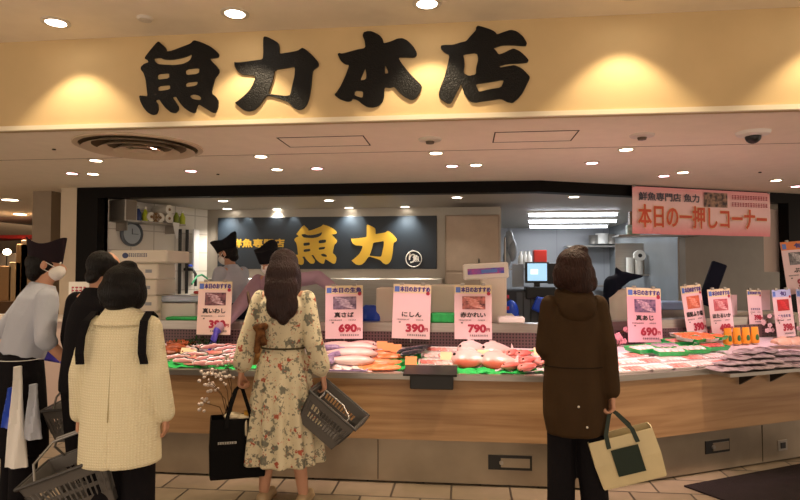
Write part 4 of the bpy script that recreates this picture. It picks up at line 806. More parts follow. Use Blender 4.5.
# blue bag, trays, foam boxes in the middle
p = wt(372, 1.12); mb = MB(); mb.ell((0, 0, .11), (.1, .09, .11)).ell((.04, -.02, .1), (.08, .08, .1)).ell((-.05, 0, .15), (.05, .05, .07)); tag(mb.build('blue_bag', M_BLUE, remesh=.012, sm=3, loc=p), 'crumpled blue plastic bag right of the 真さば card', 'plastic bag')
block('white_crate', 'white crate between the blue bag and the にしん card', 'crate', 376, 397, 288, 318, 5.3, M_STYRO, .3, .977); block('foam_box', 'wide white foam box between the にしん and 赤かれい cards', 'foam box', 430, 464, 285, 312, 5.33, M_STYRO, .34, .977, 'foam boxes in the middle'); block('foam_box', 'low white foam box behind the にしん card', 'foam box', 398, 428, 285, 312, 5.33, M_STYRO, .34, .977, 'foam boxes in the middle')
block('green_mat', 'green leaf mat on the rail between にしん and 赤かれい cards', 'mat', 430, 455, 313, 318, 5.11, M_MATG, .12, 1.061); block('white_cloth', 'white folded cloth right of the 赤かれい card', 'cloth', 498, 525, 317, 323, 5.11, M_WHITE, .14, 1.061)
a, b = aty(463, 263, 5.25), aty(509, 279, 5.25); w = b.x-a.x
t = thing('label_scale', 'white upright scale with a pink and blue strip on its head', 'scale', ((a.x+b.x)/2, 5.4, .977))
MB().box((0, -.02, a.z-.977-.07), (w, .2, .14), Mx.Rotation(R(-3), 3, 'Y'), bev=.012).build('head', M_WHITE, t); MB().box((.0, -.124, a.z-.977-.07), (w*.8, .006, .05), Mx.Rotation(R(-3), 3, 'Y')).build('pink_strip', mat('pink_strip', '#d0508c', .4, col2='#4a50c0', vscale=12), t); MB().box((.03, -.129, a.z-.977-.07), (w*.35, .004, .03), Mx.Rotation(R(-3), 3, 'Y')).build('blue_print', M_BLUEP, t)
MB().box((.07, 0, .26), (.22, .2, .55), bev=.012).build('column', M_STYRO, t); 
for k in range(3): MB().box((.19, -.1, .1+.1*k), (.02, .004, .03)).build('red_button', M_RED, t)
tag(MB().box((0, 0, .07), (.12, .24, .14), bev=.01).build('foam_box', M_STYRO, loc=(aty(507, 300, 5.4).x, 5.42, .977)), 'small white foam box right of the scale column', 'foam box')
# deep kitchen: rack, monitor station
def back(name, label, cat, px0, px1, py0, py1, y, m, dep=.3, bev=.008): return block(name, label, cat, px0, px1, py0, py1, y, m, dep, None, None, bev)
a, b = aty(513, 290, 8.4), aty(560, 318, 8.4)
t = thing('work_station', 'dark counter unit under the monitor in the far kitchen', 'cabinet', ((a.x+b.x)/2, 8.7, .1)); w = b.x-a.x; hh = a.z-.1
MB().box((0, 0, hh/2), (w+.3, .6, hh), bev=.01).build('body', mat('charcoal_unit', '#3a3a3e', .5), t)
for k in range(4): MB().box((-w*.36+k*.1, -.305, hh*.78), (.08, .012, hh*.38)).build('shelf_box', mat('grey_shelf_box', '#5b5d60', .5), t)
a, b = aty(525, 262, 8.5), aty(549, 283, 8.5); t = thing('monitor', 'lit monitor showing a pale blue screen in the far kitchen', 'monitor', ((a.x+b.x)/2, 8.5, a.z-(a.z-b.z)/2))
MB().box((0, 0, 0), (b.x-a.x, .05, a.z-b.z), bev=.006).build('casing', M_BLACK, t); MB().box((0, -.027, .005), (b.x-a.x-.06, .004, a.z-b.z-.05)).build('screen', mat('screen_glow', '#9fc8e2', emit=.55), t)
MB().box((-.04, -.03, .01), (.1, .002, .07)).build('screen_window', mat('screen_window', '#e4efe6', emit=.6), t); MB().box((0, .03, -.2), (.08, .06, .16)).build('stand', M_BLACK, t)
back('keypad_terminal', 'black keypad terminal right of the monitor', 'terminal', 548, 560, 263, 284, 8.55, M_BLACK, .1); back('printer', 'black label printer under the monitor', 'printer', 526, 556, 287, 299, 8.35, M_BLACK, .3)
back('white_notice', 'white notice sheet left of the monitor', 'notice', 512, 524, 264, 287, 8.6, mat('notice_paper', '#c4c7cb', .7), .02, .002); back('red_bin', 'red plastic container on the shelf above the monitor', 'container', 534, 547, 250, 263, 8.9, mat('red_plastic', '#b8281e', .4), .2)
tag(MB().box((0, .2, 0), (.75, .5, .02)).build('utility_shelf', M_STEEL, loc=(aty(537, 268, 8.7).x, 8.7, aty(537, 268.3, 8.8).z-.015)), 'steel shelf behind the monitor carrying bottles and a black basket', 'shelf')
back('black_basket', 'black basket below the red container', 'basket', 531, 549, 262, 268, 8.8, M_BLACK, .3)
for k, px in enumerate((521, 525, 529)): 
    p = aty(px, 268, 8.8); tag(MB().lathe([(.001, 0), (.045, 0), (.045, .16), (.02, .2), (.02, .24)]).build('white_bottle', M_WHITE, loc=p, smooth=True), f'white bottle near the monitor, {["left", "middle", "right"][k]} of three', 'bottle')
p = aty(540, 320, 8.0); mb = MB(); mb.box((0, 0, .1), (.2, .1, .2), Mx.Rotation(R(25), 3, 'Y')).ell((.06, 0, .1), (.1, .08, .12)); tag(mb.build('blue_cloth', M_BLUE, remesh=.02, sm=3, loc=aty(541, 313, 8.3)), 'bright blue cloth left of the brown coat', 'cloth'); tag(MB().ell((0, 0, .1), (.11, .1, .2)).build('blue_sack', M_BLUE, loc=aty(511, 322, 8.28), smooth=True), 'blue sack beside the steel cabinet', 'sack')
# plastic bags and ladle rack hanging on the cabinet side
for k, (px, py, r) in enumerate(((509, 240, .09), (512, 250, .1), (507, 258, .08))): tag(MB().ell((0, 0, 0), (r*.7, r*.6, r*1.6)).build('hanging_bag', mat('clear_plastic', '#9aa2aa', .25), loc=aty(px, py, 8.3), smooth=True), f'translucent bag hanging beside the tall steel cabinet, {["upper", "middle", "lower"][k]}', 'plastic bag')
tag(MB().tube([(0, 0, 0), (0, 0, .5)], .015, 8).build('wall_pipe', M_STEEL, loc=aty(505, 275, 8.1)), 'steel pipe beside the hanging bags', 'pipe')
# shelves at the back right
t = thing('wall_shelf', 'far kitchen shelf with pots below the pale banner end', 'shelf', aty(622, 246, 11.6)); MB().box((0, .2, 0), (2.0, .4, .03)).build('board', M_STEEL, t); MB().box((.2, .2, -.75), (1.4, .4, .03)).build('board', M_STEEL, t)
for s in (-1, 1): MB().box((s*.9, .35, -.2), (.03, .04, .4)).build('bracket', M_STEEL, t)
for k, (px, r, m_) in enumerate(((594, .1, M_STEEL), (602, .12, M_WHITE), (612, .11, M_STEEL), (622, .13, M_BLACK), (631, .1, M_STEEL))):
    p = aty(px, 245, 11.75); tag(MB().lathe([(.001, 0), (r, 0), (r, r*1.6), (r*1.05, r*1.65), (.001, r*1.65)]).build('cooking_pot', m_, loc=(p.x, p.y, p.z+.02), smooth=True), f'{["small steel", "white", "second steel", "black", "rightmost steel"][k]} pot on the far kitchen shelf', 'pot')
for k, (px, py) in enumerate(((630, 268), (639, 267))):
    p = aty(px, py, 9.68); p.z = aty(636, 275, 9.6).z+.141; t = thing('film_roll', f'white film roll standing on the right shelf, {["left", "right"][k]} one', 'roll', p); MB().cyl((0, 0, 0), .055, .26).build('roll', M_ROLL, t, True); 
    if k: MB().cyl((0, -.03, .16), .085, .07, 'Y').build('upper_roll', M_ROLL, t, True); MB().cyl((0, -.068, .16), .03, .006, 'Y').build('core', M_BLACK, t)
t = thing('wall_shelf', 'small shelf under the white film rolls', 'shelf', aty(636, 275, 9.6)); MB().box((0, .1, 0), (.5, .3, .02)).build('board', M_STEEL, t); MB().box((0, .24, .25), (.5, .02, .5)).build('back_plate', M_STEEL, t)
a = aty(618, 238, 8.0); t = thing('overhead_shelf', 'steel overhead shelf emerging left of the banner with boxes', 'shelf', (aty(655, 233, 8.1).x, 8.1, aty(655, 236, 8.1).z)); MB().box((0, 0, 0), (1.0, .35, .02)).build('board', M_STEEL, t); MB().box((-.3, -.1, .16), (.1, .1, .3)).build('post', mat('tan_post', '#a08468', .6), t)
tag(MB().box((0, 0, .06), (.16, .1, .12), bev=.005).build('green_white_box', mat('green_white_print', '#dfe8dc', .5, col2='#3a9a6a', vscale=9), loc=(aty(632, 235, 8.0).x, 7.95, aty(655, 236, 8.1).z+.012)), 'green and white box under the left corner of the banner', 'box')
block('blue_white_tub', 'pale blue tub edge behind the 真あじ card', 'tub', 662, 690, 302, 310, 6.4, mat('pale_blue_plastic', '#8fa8d8', .4), .3); block('steel_sink_unit', 'steel sink unit behind the right price cards', 'sink', 655, 700, 308, 335, 6.5, M_STEEL, .5, .1)
block('white_crate', 'long white crate behind the right small cards', 'crate', 722, 800, 312, 330, 7.2, M_STYRO, .3, .1)
# navy cloth draped over a white drum and a slanted navy board
p = aty(623, 318, 6.35); t = thing('draped_drum', 'dark navy cloth with a pointed corner draped over a white drum', 'draped drum', (p.x, p.y, .1)); zt = aty(627, 288, 6.35).z-.1
MB().lathe([(.001, 0), (.16, 0), (.17, zt-.1), (.1, zt-.02), (.001, zt)]).build('drum', M_WHITE, t, True)
mb = MB(); a = zt+.02
mb.cap((-.12, 0, a-.45), .09, (-.1, 0, a+.02), .09).cap((-.1, 0, a+.02), .085, (.03, 0, a+.09), .06).cap((.0, 0, a+.09), .06, (.2, 0, a+.1), .012).cap((-.02, .02, a+.1), .06, (-.06, 0, a+.18), .015)
mb.build('cloth', M_NAVY, t, remesh=.012, sm=4)
p = aty(710, 298, 6.3); t = MB().box((0, 0, .0), (.14, .05, .44), Mx.Rotation(R(20), 3, 'Y'), bev=.01).build('navy_board', M_NAVY, loc=(aty(712, 283, 6.2).x, 6.2, aty(712, 284, 6.2).z)); tag(t, 'slanted dark navy board between the two right price cards', 'board')

# ------------------------------------------------------------------ far left background
cx0 = aty(4, 340, 5.3).x
t = thing('white_side_counter', 'pinkish white side counter behind the left clerk', 'counter'); a = aty(-40, 330, 5.6); b = aty(96, 330, 5.6)
MB().box(((a.x+b.x)/2, 5.85, .5), (b.x-a.x, .5, 1.0), bev=.008).build('body', mat('pinkish_laminate', '#cbb3a8', .4), t); MB().box(((a.x+b.x)/2, 5.83, 1.015), (b.x-a.x+.04, .56, .03)).build('counter_top', mat('pale_top', '#d9cdc0', .35), t)
p = aty(79, 293, 5.75); t = thing('poster_stand', 'small upright notice with red characters between clerk and bald man', 'poster', (p.x, 5.75, 1.03)); MB().box((0, 0, .18), (.22, .01, .36)).build('sheet', M_WHITE, t)
scribble('red_print', .17, .09, 4, M_RED, t, (0, -.007, .27)); scribble('small_print', .16, .03, 7, M_INK, t, (0, -.007, .17)); scribble('small_print', .15, .03, 5, M_INK, t, (0, -.007, .1))
t = thing('glass_case', 'distant glass showcase with a red band at the left edge', 'showcase', (-7.4, 10.2, 0)); MB().box((0, 0, .5), (3.2, .7, 1.0)).build('base', mat('case_base', '#8d6f5c', .5), t); MB().box((0, 0, 1.42), (3.2, .6, .8)).build('glass', mat('case_glass', '#a59a8c', .15, var=.2, vscale=3), t)
zz = aty(15, 237, 9.9).z; MB().box((0, -.02, zz), (3.3, .72, .06)).build('red_band', mat('red_band', '#a52420', .5), t)
for k, (px, py0, py1, c) in enumerate(((22, 244, 262, '#a8845c'), (27, 240, 256, '#c9a988'), (5, 266, 285, '#b49068'), (15, 262, 272, '#d2b48c'))):
    tag(block('carton', f'{["tan", "pale", "brown", "cream"][k]} carton on the distant showcase at far left', 'carton', px-6, px+6, py0, py1, 9.2, mat('carton_'+c[1:], c, .7), .3, 1.0), None)
tag(MB().box((0, 0, .5), (3.4, .5, 1.0)).build('display_table', mat('dark_wood_table', '#6c5038', .5), loc=(-6.9, 9.35, 0)), 'distant wooden display table under the cartons', 'table')
p = aty(7, 252, 9.25); tag(MB().ell((0, 0, 0), (.06, .06, .05)).build('glowing_lamp', M_LAMP, loc=p), 'small glowing lamp by the distant showcase', 'lamp')
tag(MB().tube([(0, 0, 0), (0, 0, p.z-1.03)], .01, 6).build('lamp_post', M_BLACK, loc=(p.x, p.y, 1.0)), 'thin stem under the glowing lamp', 'stand')


# ------------------------------------------------------------------ people
def hand_caps(mb, w, d, nrm, side, curl=35, sc=1.0, glove=0):
    """five-fingered hand from the wrist w, fingers along d, palm facing nrm; side = direction of the thumb"""
    w, d, nrm, side = V(w), V(d).normalized(), V(nrm).normalized(), V(side).normalized(); g = glove
    for k in range(4):
        o = side*(.027-.018*k)*sc
        mb.cap(w+o*.5, (.0155+g)*sc, w+d*.075*sc+o*.95, (.0115+g)*sc, 8)
        L = (.036, .042, .039, .03)[k]*sc; p = w+d*.08*sc+o; a = R(curl*.4)
        for j, f in enumerate((1, .75, .6)):
            a += R(curl)*(.5 if j == 0 else .9); q = p+(d*math.cos(a)+nrm*math.sin(a))*L*f; mb.cap(p, (.0092-.0008*j+g)*sc, q, (.0086-.0008*j+g)*sc, 8); p = q
    p = w+d*.02*sc+side*.018*sc; q = p+(d*.6+side*.7+nrm*.35).normalized()*.042*sc; mb.cap(p, (.014+g)*sc, q, (.0105+g)*sc, 8)
    r = q+(d*.8+side*.1+nrm*.6).normalized()*.034*sc; mb.cap(q, (.0105+g)*sc, r, (.0088+g)*sc, 8)
class Person:
    def __init__(s, label, loc, rz, H, lean=0, head=(0, 0), arms=None, legs=None, skin=None, sh=.175, twist=0, cat='person', hair=None, skirted=False):
        s.S = H/1.7; s.loc = V(loc); s.rz = R(rz); s.lean = R(lean)
        piv = V((0, 0, .95)); s.U = Mx.Translation(piv) @ Mx.Rotation(R(twist), 4, 'Z') @ Mx.Rotation(-s.lean, 4, 'X') @ Mx.Translation(-piv)
        nk = V((0, 0, 1.47)); s.Hd = s.U @ Mx.Translation(nk) @ Mx.Rotation(R(head[0]), 4, 'Z') @ Mx.Rotation(-R(head[1]), 4, 'X') @ Mx.Translation(-nk)
        s.sh = sh; mb = MB(); mb.M = s.U
        mb.loft([(.9, .15, .1), (.98, .155, .105), (1.08, .13, .09), (1.2, .145, .1), (1.32, .155, .1), (1.41, .12, .075), (1.45, .06, .055)], 24)
        mb.cap((-sh+.02, 0, 1.39), .05, (sh-.02, 0, 1.39), .05)
        mb.cap((0, -.005, 1.42), .055, (0, .01, 1.53), .05)
        mb.M = s.Hd
        mb.ell((0, .0, 1.615), (.073, .092, .092)); mb.ell((0, .035, 1.56), (.058, .062, .075)); mb.cap((0, .07, 1.515), .024, (0, .06, 1.53), .03)
        mb.cap((0, .095, 1.6), .009, (0, .112, 1.572), .014, 8); mb.ell((0, .093, 1.537), (.024, .01, .008), n=10, m=6)
        for k in (-1, 1): mb.ell((k*.074, -.005, 1.585), (.012, .022, .034), n=10, m=6); mb.cap((k*.012, .088, 1.625), .008, (k*.045, .078, 1.63), .007, 8)
        mb.M = Mx.Identity(4)
        s.legs = legs or [((-.09, 0, .9), (-.095, .02, .49), (-.1, 0, .09)), ((.09, 0, .9), (.095, .02, .49), (.1, 0, .09))]
        for h, k, a in s.legs:
            h, k, a = V(h), V(k), V(a); mb.cap(h, .085, k, .056); mb.cap(k, .054, k.lerp(a, .35)+V((0, -.012, 0)), .055); mb.cap(k.lerp(a, .35)+V((0, -.012, 0)), .055, a, .036)
            mb.cap(a+V((0, -.03, -.05)), .034, a+V((0, .13, -.06)), .028)
        s.arms = []
        for i, (e, w, d, n, sd, cu) in enumerate(arms):
            k = (-1, 1)[i]; shp = s.U @ V((k*sh, 0, 1.385)); e, w = V(e), V(w); s.arms.append((shp, e, w, V(d), V(n), V(sd), cu))
            mb.cap(shp, .05, e, .038); mb.cap(e, .039, w, .025)
            hand_caps(mb, w+V(d).normalized()*.01, d, n, sd, cu)
        sk = skin or M_SKIN
        s.root = mb.build('person', sk, None, remesh=.0075, sm=3)
        s.root.location = s.loc; s.root.rotation_euler.z = s.rz; s.root.scale = (s.S,)*3
        tag(s.root, label, cat)
        for k in (-1, 1): em = MB(); em.M = s.Hd; im = MB(); im.M = s.Hd; em.ell((k*.031, .083, 1.607), (.013, .01, .009), n=10, m=6); im.ell((k*.031, .0915, 1.607), (.006, .003, .006), n=8, m=5); e_ = em.build('eye', M_EYE, s.root, True); im.build('iris', M_IRIS, e_, True)
    def g(s, name, mb, m, vox=.011, sm=4, lab=None):
        o = mb.build(name, m, s.root, remesh=vox, sm=sm)
        if lab: o['label'] = lab
        return o
    def world(s, p): return s.loc + Mx.Rotation(s.rz, 3, 'Z') @ (V(p)*s.S)
    def sleeves(s, mb, r0=.066, r1=.056, r2=.042, upto=1.0, which=(0, 1)):
        for i in which:
            sp, e, w = s.arms[i][:3]; mb.cap(sp+V((0, 0, 0)), r0, e, r1)
            if upto > 0: mb.cap(e, r1, e.lerp(w, upto), r2)
    def shoes(s, m, h=.05):
        for _, k, a in s.legs: mb = MB(); a = V(a); mb.cap(a+V((0, -.035, -.048)), .041, a+V((0, .06, -.05)), .042); mb.cap(a+V((0, .06, -.05)), .042, a+V((0, .155, -.058)), .031); mb.box(a+V((0, .05, -.081)), (.075, .24, .016)); s.g('shoe', mb, m, .009, 2)
    def trousers(s, m, r=(.1, .072, .06, .055), waist=1.0, upto=1.0):
        mb = MB(); mb.loft([(.84, .16, .115), (.93, .172, .125), (waist, .158, .112), (waist+.03, .15, .1)], 24)
        for h, k, a in s.legs:
            h, k, a = V(h), V(k), V(a); mb.cap(h, r[0], k, r[1]); mb.cap(k, r[1], k.lerp(a, .5), r[2]); mb.cap(k.lerp(a, .5), r[2], k.lerp(a, .92), r[3])
        return s.g('trousers', mb, m)
    def mask(s, m):
        mb = MB(); mb.M = s.Hd; mb.ell((0, .052, 1.548), (.062, .062, .058)); mb.ell((0, .1, 1.555), (.03, .02, .035))
        o = s.g('face_mask', mb, m, .008, 2); 
        for k in (-1, 1):
            eb = MB(); eb.M = s.Hd; eb.tube([(k*.058, .06, 1.575), (k*.078, .01, 1.6), (k*.08, -.015, 1.6), (k*.076, -.01, 1.56), (k*.055, .055, 1.53)], .0028, 5); eb.build('ear_loop', m, o)
        return o
    def horn_hat(s, m, horns, h=.12, base=1.63, r=(.088, .106), cut=.0):
        """folded cloth cap whose rim rises to pointed corners; horns = [(angle, rise, out)]"""
        mb = MB(); mb.M = s.Hd; n = 48; rs = []
        def up(t):
            u = 0; o = 0
            for a, ri, ou in horns:
                c = max(0, math.cos(t-R(a)))**2.2; u += ri*c; o += ou*c
            return u, o
        for q in (0, .3, .6, .85, 1):
            ring = []
            for k in range(n):
                t = 2*math.pi*k/n; u, o = up(t); e = q**1.6
                ring.append(((r[0]+.012*q+o*e)*math.cos(t), (r[1]+.01*q+o*e)*math.sin(t), base+h*q+u*e+.01*math.sin(3*t)*q))
            rs.append(ring)
        for f, dz in ((.85, -.012), (.5, -.016), (.05, -.016)):
            ring = []
            for k in range(n):
                t = 2*math.pi*k/n; u, o = up(t); ring.append(((r[0]+.012+o)*f*math.cos(t), (r[1]+.01+o)*f*math.sin(t), base+h+dz+u*(.55 if f > .7 else .12)))
            rs.append(ring)
        return mb.rings(rs).build('hat', m, s.root, True)
FWD, UPZ = V((0, 1, 0)), V((0, 0, 1))
def hang(side, x, fwd=.0, z=.8, elbow_x=None): 
    """a relaxed hanging arm: side -1 left, 1 right"""
    return (side*(elbow_x or x*.98), fwd-.03, 1.1), (side*x, fwd+.03, z), (side*-.02, .05, -1), (-side, 0, 0), (0, 1, 0), 32
# tilt helper: shoulder width in rings is given for a 1.7 m figure and scaled with it
# --- woman in the brown coat
pz = atz(578, 440, 0); 
def gp(px, y): p = aty(px, 400, y); return (p.x, p.y, 0)
P5 = Person('person in a long brown hooded coat seen from behind with a cream tote', gp(575, 3.57), 4, 1.60, head=(-12, 4), sh=.145, arms=[((-.185, .0, 1.12), (-.12, .2, 1.05), (.2, 1, .2), (1, 0, 0), (0, 0, 1), 40), ((.185, -.06, 1.13), (.2, -.08, .86), (.0, .02, -1), (-1, 0, 0), (0, 1, 0), 60)], legs=[((-.08, 0, .9), (-.085, .02, .49), (-.09, 0, .09)), ((.08, 0, .9), (.09, .0, .49), (.115, -.03, .09))])
mb = MB(); fold = lambda t, z: 1+(.035*math.sin(7*t+2+z*2)+.02*math.sin(13*t))*min(1, max(0, (1.25-z)*1.6))+.012*math.sin(5*t+z*14)
mb.M = Mx.Identity(4); mb.loft([(.6, .15, .12), (.615, .175, .15), (.72, .192, .16), (.85, .192, .155), (1.05, .182, .14), (1.25, .172, .125), (1.36, .15, .105), (1.42, .11, .09), (1.46, .08, .08)], 72, fold); P5.sleeves(mb, .063, .055, .05, .93)
mb.cap((0, -.02, 1.40), .10, (0, -.0, 1.47), .088)
coat = P5.g('coat', mb, M_BRCOAT, .011, 3)
mb = MB(); mb.ell((0, -.085, 1.37), (.115, .06, .09)).tube([(.085*math.cos(a*math.pi/8), .1*math.sin(a*math.pi/8)-.0, 1.45+.02*math.sin(a*math.pi/8)) for a in range(16)], .035, 10, True); mb.tube([(.1*math.cos(a*math.pi/8), .1*math.sin(a*math.pi/8)-.01, 1.40) for a in range(16)], .036, 10, True)
hd_ = mb.build('hood', M_BRCOAT, coat, remesh=.011, sm=5)
mb = MB(); mb.tube([(.186*math.cos(a*math.pi/16), .145*math.sin(a*math.pi/16), 1.02) for a in range(16, 33)], .004, 6); mb.build('waist_seam', mat('dark_seam', '#241a10', .8), coat)
mb = MB(); 
for q in ((-.02, -.165, .8), (.03, -.157, .68)): MB().ell(q, (.007, .006, .007), n=8, m=6).build('snap_button', M_RIM, coat)
P5.trousers(M_BLKCL, (.095, .083, .085, .085)); P5.shoes(M_BLACK)
mb = MB(); mb.M = P5.Hd; mb.ell((0, -.02, 1.63), (.11, .12, .11)).ell((-.01, -.055, 1.57), (.118, .09, .1)).ell((.08, .0, 1.56), (.052, .075, .09)).ell((-.078, .0, 1.57), (.05, .07, .08)).ell((.03, -.07, 1.5), (.08, .05, .06)).ell((.1, -.03, 1.52), (.04, .05, .055)).ell((-.09, -.05, 1.53), (.035, .04, .05)).ell((.03, -.02, 1.72), (.06, .06, .035))
P5.g('hair', mb, M_HAIRC, .009, 3)
# --- woman in the floral dress
P4 = Person('person with long dark hair in a cream floral dress seen from behind', gp(283, 3.82), -2, 1.62, head=(10, 6), sh=.165, arms=[((-.245, -.03, 1.1), (-.275, -.06, .89), (-.08, .0, -1), (1, 0, 0), (0, 1, 0), 70), ((.22, -.03, 1.1), (.275, .02, .86), (.12, .05, -1), (-1, 0, 0), (0, 1, 0), 70)], legs=[((-.08, 0, .9), (-.085, .02, .49), (-.13, 0, .09)), ((.08, 0, .9), (.09, .02, .49), (.145, -.0, .09))])
mb = MB(); fold = lambda t, z: 1+(.1*math.sin(13*t+z)+.06*math.sin(8*t+1))*min(1, max(0, (1.05-z)*2.2))+.02*math.sin(9*t+6*z)*(1 if z > 1.05 else 0)
mb.loft([(.285, .25, .19), (.295, .262, .2), (.45, .245, .19), (.7, .215, .17), (.92, .18, .14), (1.04, .146, .112), (1.07, .146, .112), (1.2, .17, .125), (1.34, .178, .12), (1.41, .13, .1), (1.45, .075, .075)], 96, fold)
for i in (0, 1):
    sp, e, w = P4.arms[i][:3]; mb.cap(sp, .06, e, .064); mb.cap(e, .066, e.lerp(w, .7), .07); mb.cap(e.lerp(w, .7), .07, e.lerp(w, .93), .03)
dress = P4.g('dress', mb, M_FLORAL, .0095, 1)
MB().tube([(.151*math.cos(a*math.pi/16), .117*math.sin(a*math.pi/16), 1.055) for a in range(32)], .007, 6, True).build('waist_tie', mat('dark_tie', '#4b4334', .8), dress)
mb = MB(); mb.M = P4.Hd; mb.ell((0, -.015, 1.63), (.1, .112, .1)).ell((0, -.07, 1.55), (.112, .075, .12)).ell((0, -.1, 1.44), (.12, .05, .12)).ell((.05, -.11, 1.34), (.07, .036, .1)).ell((-.03, -.11, 1.34), (.07, .036, .1)).ell((.02, -.115, 1.27), (.05, .028, .07)).ell((.085, -.03, 1.5), (.04, .06, .13)).ell((-.085, -.03, 1.5), (.04, .06, .12))
P4.g('hair', mb, M_HAIRR, .009, 3)
P4.shoes(mat('beige_pumps', '#b39a78', .5))
sp_ = P4.world((-.2, .12, 1.2)); t = thing('shoulder_bag', 'tan slouchy bag under the left arm of the woman in the floral dress', 'bag', P4.world((-.29, .12, 1.08)), P4.rz)
mb = MB(); mb.ell((0, .09, 0), (.075, .12, .17)).ell((.0, .1, -.08), (.085, .12, .1)); mb.build('bag_body', mat('tan_leather', '#a8824f', .5, var=.08), t, remesh=.012, sm=4)
MB().tube([(0, .12, .12), (-.02, .02, .27), (.02, -.09, .33), (.07, -.14, .24), (.08, -.14, .15), (.06, -.05, .08)], .008, 6).build('strap', mat('dark_brown_strap', '#4a2f1c', .6), t)
mb = MB(); mb.M = Mx.Translation(V((-.115, -.16, 1.2))); mb.ell((0, 0, 0), (.04, .022, .03)); mb.ell((.035, 0, .01), (.035, .016, .026)); mb.cap((0, 0, -.02), .018, (-.01, 0, -.15), .024); mb.cap((.03, 0, -.02), .016, (.035, 0, -.1), .022)
o = mb.build('scarf', mat('brown_patterned_scarf', '#3a2114', .7, col2='#7a5230', vscale=25), None, remesh=.008, sm=2); o.location = P4.loc; o.rotation_euler.z = P4.rz; o.scale = (P4.S,)*3; tag(o, 'small brown patterned scarf knot at the back of the floral dress', 'scarf')
# --- woman in the cream coat
P3 = Person('person in a knee-length cream tweed coat seen from behind with short black hair', gp(121, 2.80), 8, 1.50, head=(-6, 8), sh=.15, arms=[((-.21, -.03, 1.14), (-.236, .03, .9), (-.03, .05, -1), (1, 0, 0), (0, 1, 0), 55), ((.21, -.03, 1.14), (.236, .03, .9), (.02, .05, -1), (-1, 0, 0), (0, 1, 0), 32)], legs=[((-.09, 0, .9), (-.09, .02, .49), (-.1, 0, .09)), ((.09, 0, .9), (.095, .02, .49), (.11, 0, .09))])
def fold(t, z):
    v = 1+(.012*math.sin(5*t+1)+.006*math.sin(11*t))*min(1, max(0, (1.2-z)*1.5))
    if z < .9: v -= .12*math.exp(-((t-1.5*math.pi-.02)/.035)**2)*min(1, (.9-z)*6)
    return v
mb = MB(); mb.loft([(.645, .212, .165), (.655, .218, .17), (.8, .215, .165), (1.0, .205, .155), (1.2, .186, .138), (1.3, .178, .128), (1.38, .165, .11), (1.44, .12, .09), (1.475, .075, .078)], 120, fold); P3.sleeves(mb, .07, .06, .054, .97)
c3 = P3.g('coat', mb, M_TWEED, .0095, 2)
mb = MB(); mb.loft([(1.40, .135, .115, 0, -.012), (1.41, .145, .122, 0, -.012), (1.46, .112, .105), (1.495, .086, .09), (1.50, .078, .083), (1.47, .07, .07)], 40); mb.build('collar', M_TWEED, c3, True)
tb = MB()
MB().tube([(0, -.134, 1.22), (0, -.154, 1.0), (0, -.163, .9)], .0025, 5).build('back_seam', mat('coat_seam', '#a89c74', .9), c3)
P3.trousers(M_BLKCL, (.1, .09, .085, .08)); P3.shoes(M_BLACK)
mb = MB(); mb.M = P3.Hd; mb.ell((0, -.01, 1.64), (.112, .12, .1)).ell((0, -.055, 1.58), (.118, .085, .1)).ell((.08, 0, 1.57), (.045, .07, .085)).ell((-.08, 0, 1.57), (.045, .07, .085)).ell((0, -.07, 1.52), (.075, .05, .055)).ell((-.07, -.06, 1.53), (.035, .03, .035)).ell((.07, -.06, 1.53), (.035, .03, .04)).ell((.02, -.02, 1.73), (.05, .05, .03))
P3.g('hair', mb, M_HAIRB, .009, 3)
t = thing('backpack', 'black backpack worn on the chest over the cream coat, straps on both shoulders', 'backpack', P3.loc, P3.rz); t.scale = (P3.S,)*3
mb = MB(); mb.box((0, .25, 1.15), (.28, .14, .36), bev=.04); mb.build('bag_body', M_BLKCL, t, remesh=.015, sm=4)
for k in (-1, 1):
    pts = [(k*.1, .2, 1.3), (k*.14, .1, 1.44), (k*.15, .0, 1.475), (k*.155, -.09, 1.43), (k*.162, -.13, 1.35), (k*.165, -.14, 1.26), (k*.17, -.12, 1.2)]
    rs = []
    for j, q in enumerate(pts): q = V(q); rs.append([q+V((dx, dy, 0)) for dx, dy in ((-.019, -.008), (.019, -.008), (.019, .012), (-.019, .012))])
    MB().rings(rs).build('strap', M_BLKCL, t)
# --- balding man in black
P2 = Person('balding person in a black jacket between the left clerk and the cream coat', gp(89, 3.28), -12, 1.62, head=(-14, 14), lean=6, sh=.155, arms=[((-.21, .05, 1.16), (-.2, .1, .95), (0, .1, -1), (1, 0, 0), (0, 1, 0), 60), hang(1, .24)])
mb = MB(); mb.M = P2.U; mb.loft([(.84, .175, .14), (.9, .18, .145), (1.1, .175, .14), (1.25, .178, .135), (1.36, .155, .115), (1.43, .1, .09), (1.47, .075, .078)], 48); mb.M = Mx.Identity(4); P2.sleeves(mb, .066, .058, .048, .95)
P2.g('jacket', mb, M_BLKCL); P2.trousers(M_BLKCL); P2.shoes(M_BLACK)
mb = MB(); mb.M = P2.Hd; mb.ell((0, -.035, 1.615), (.09, .085, .088)).ell((.066, .0, 1.61), (.02, .06, .055)).ell((-.066, .0, 1.61), (.02, .06, .055)).ell((0, -.06, 1.53), (.06, .035, .05)); P2.g('hair', mb, M_HAIRB, .008, 3)
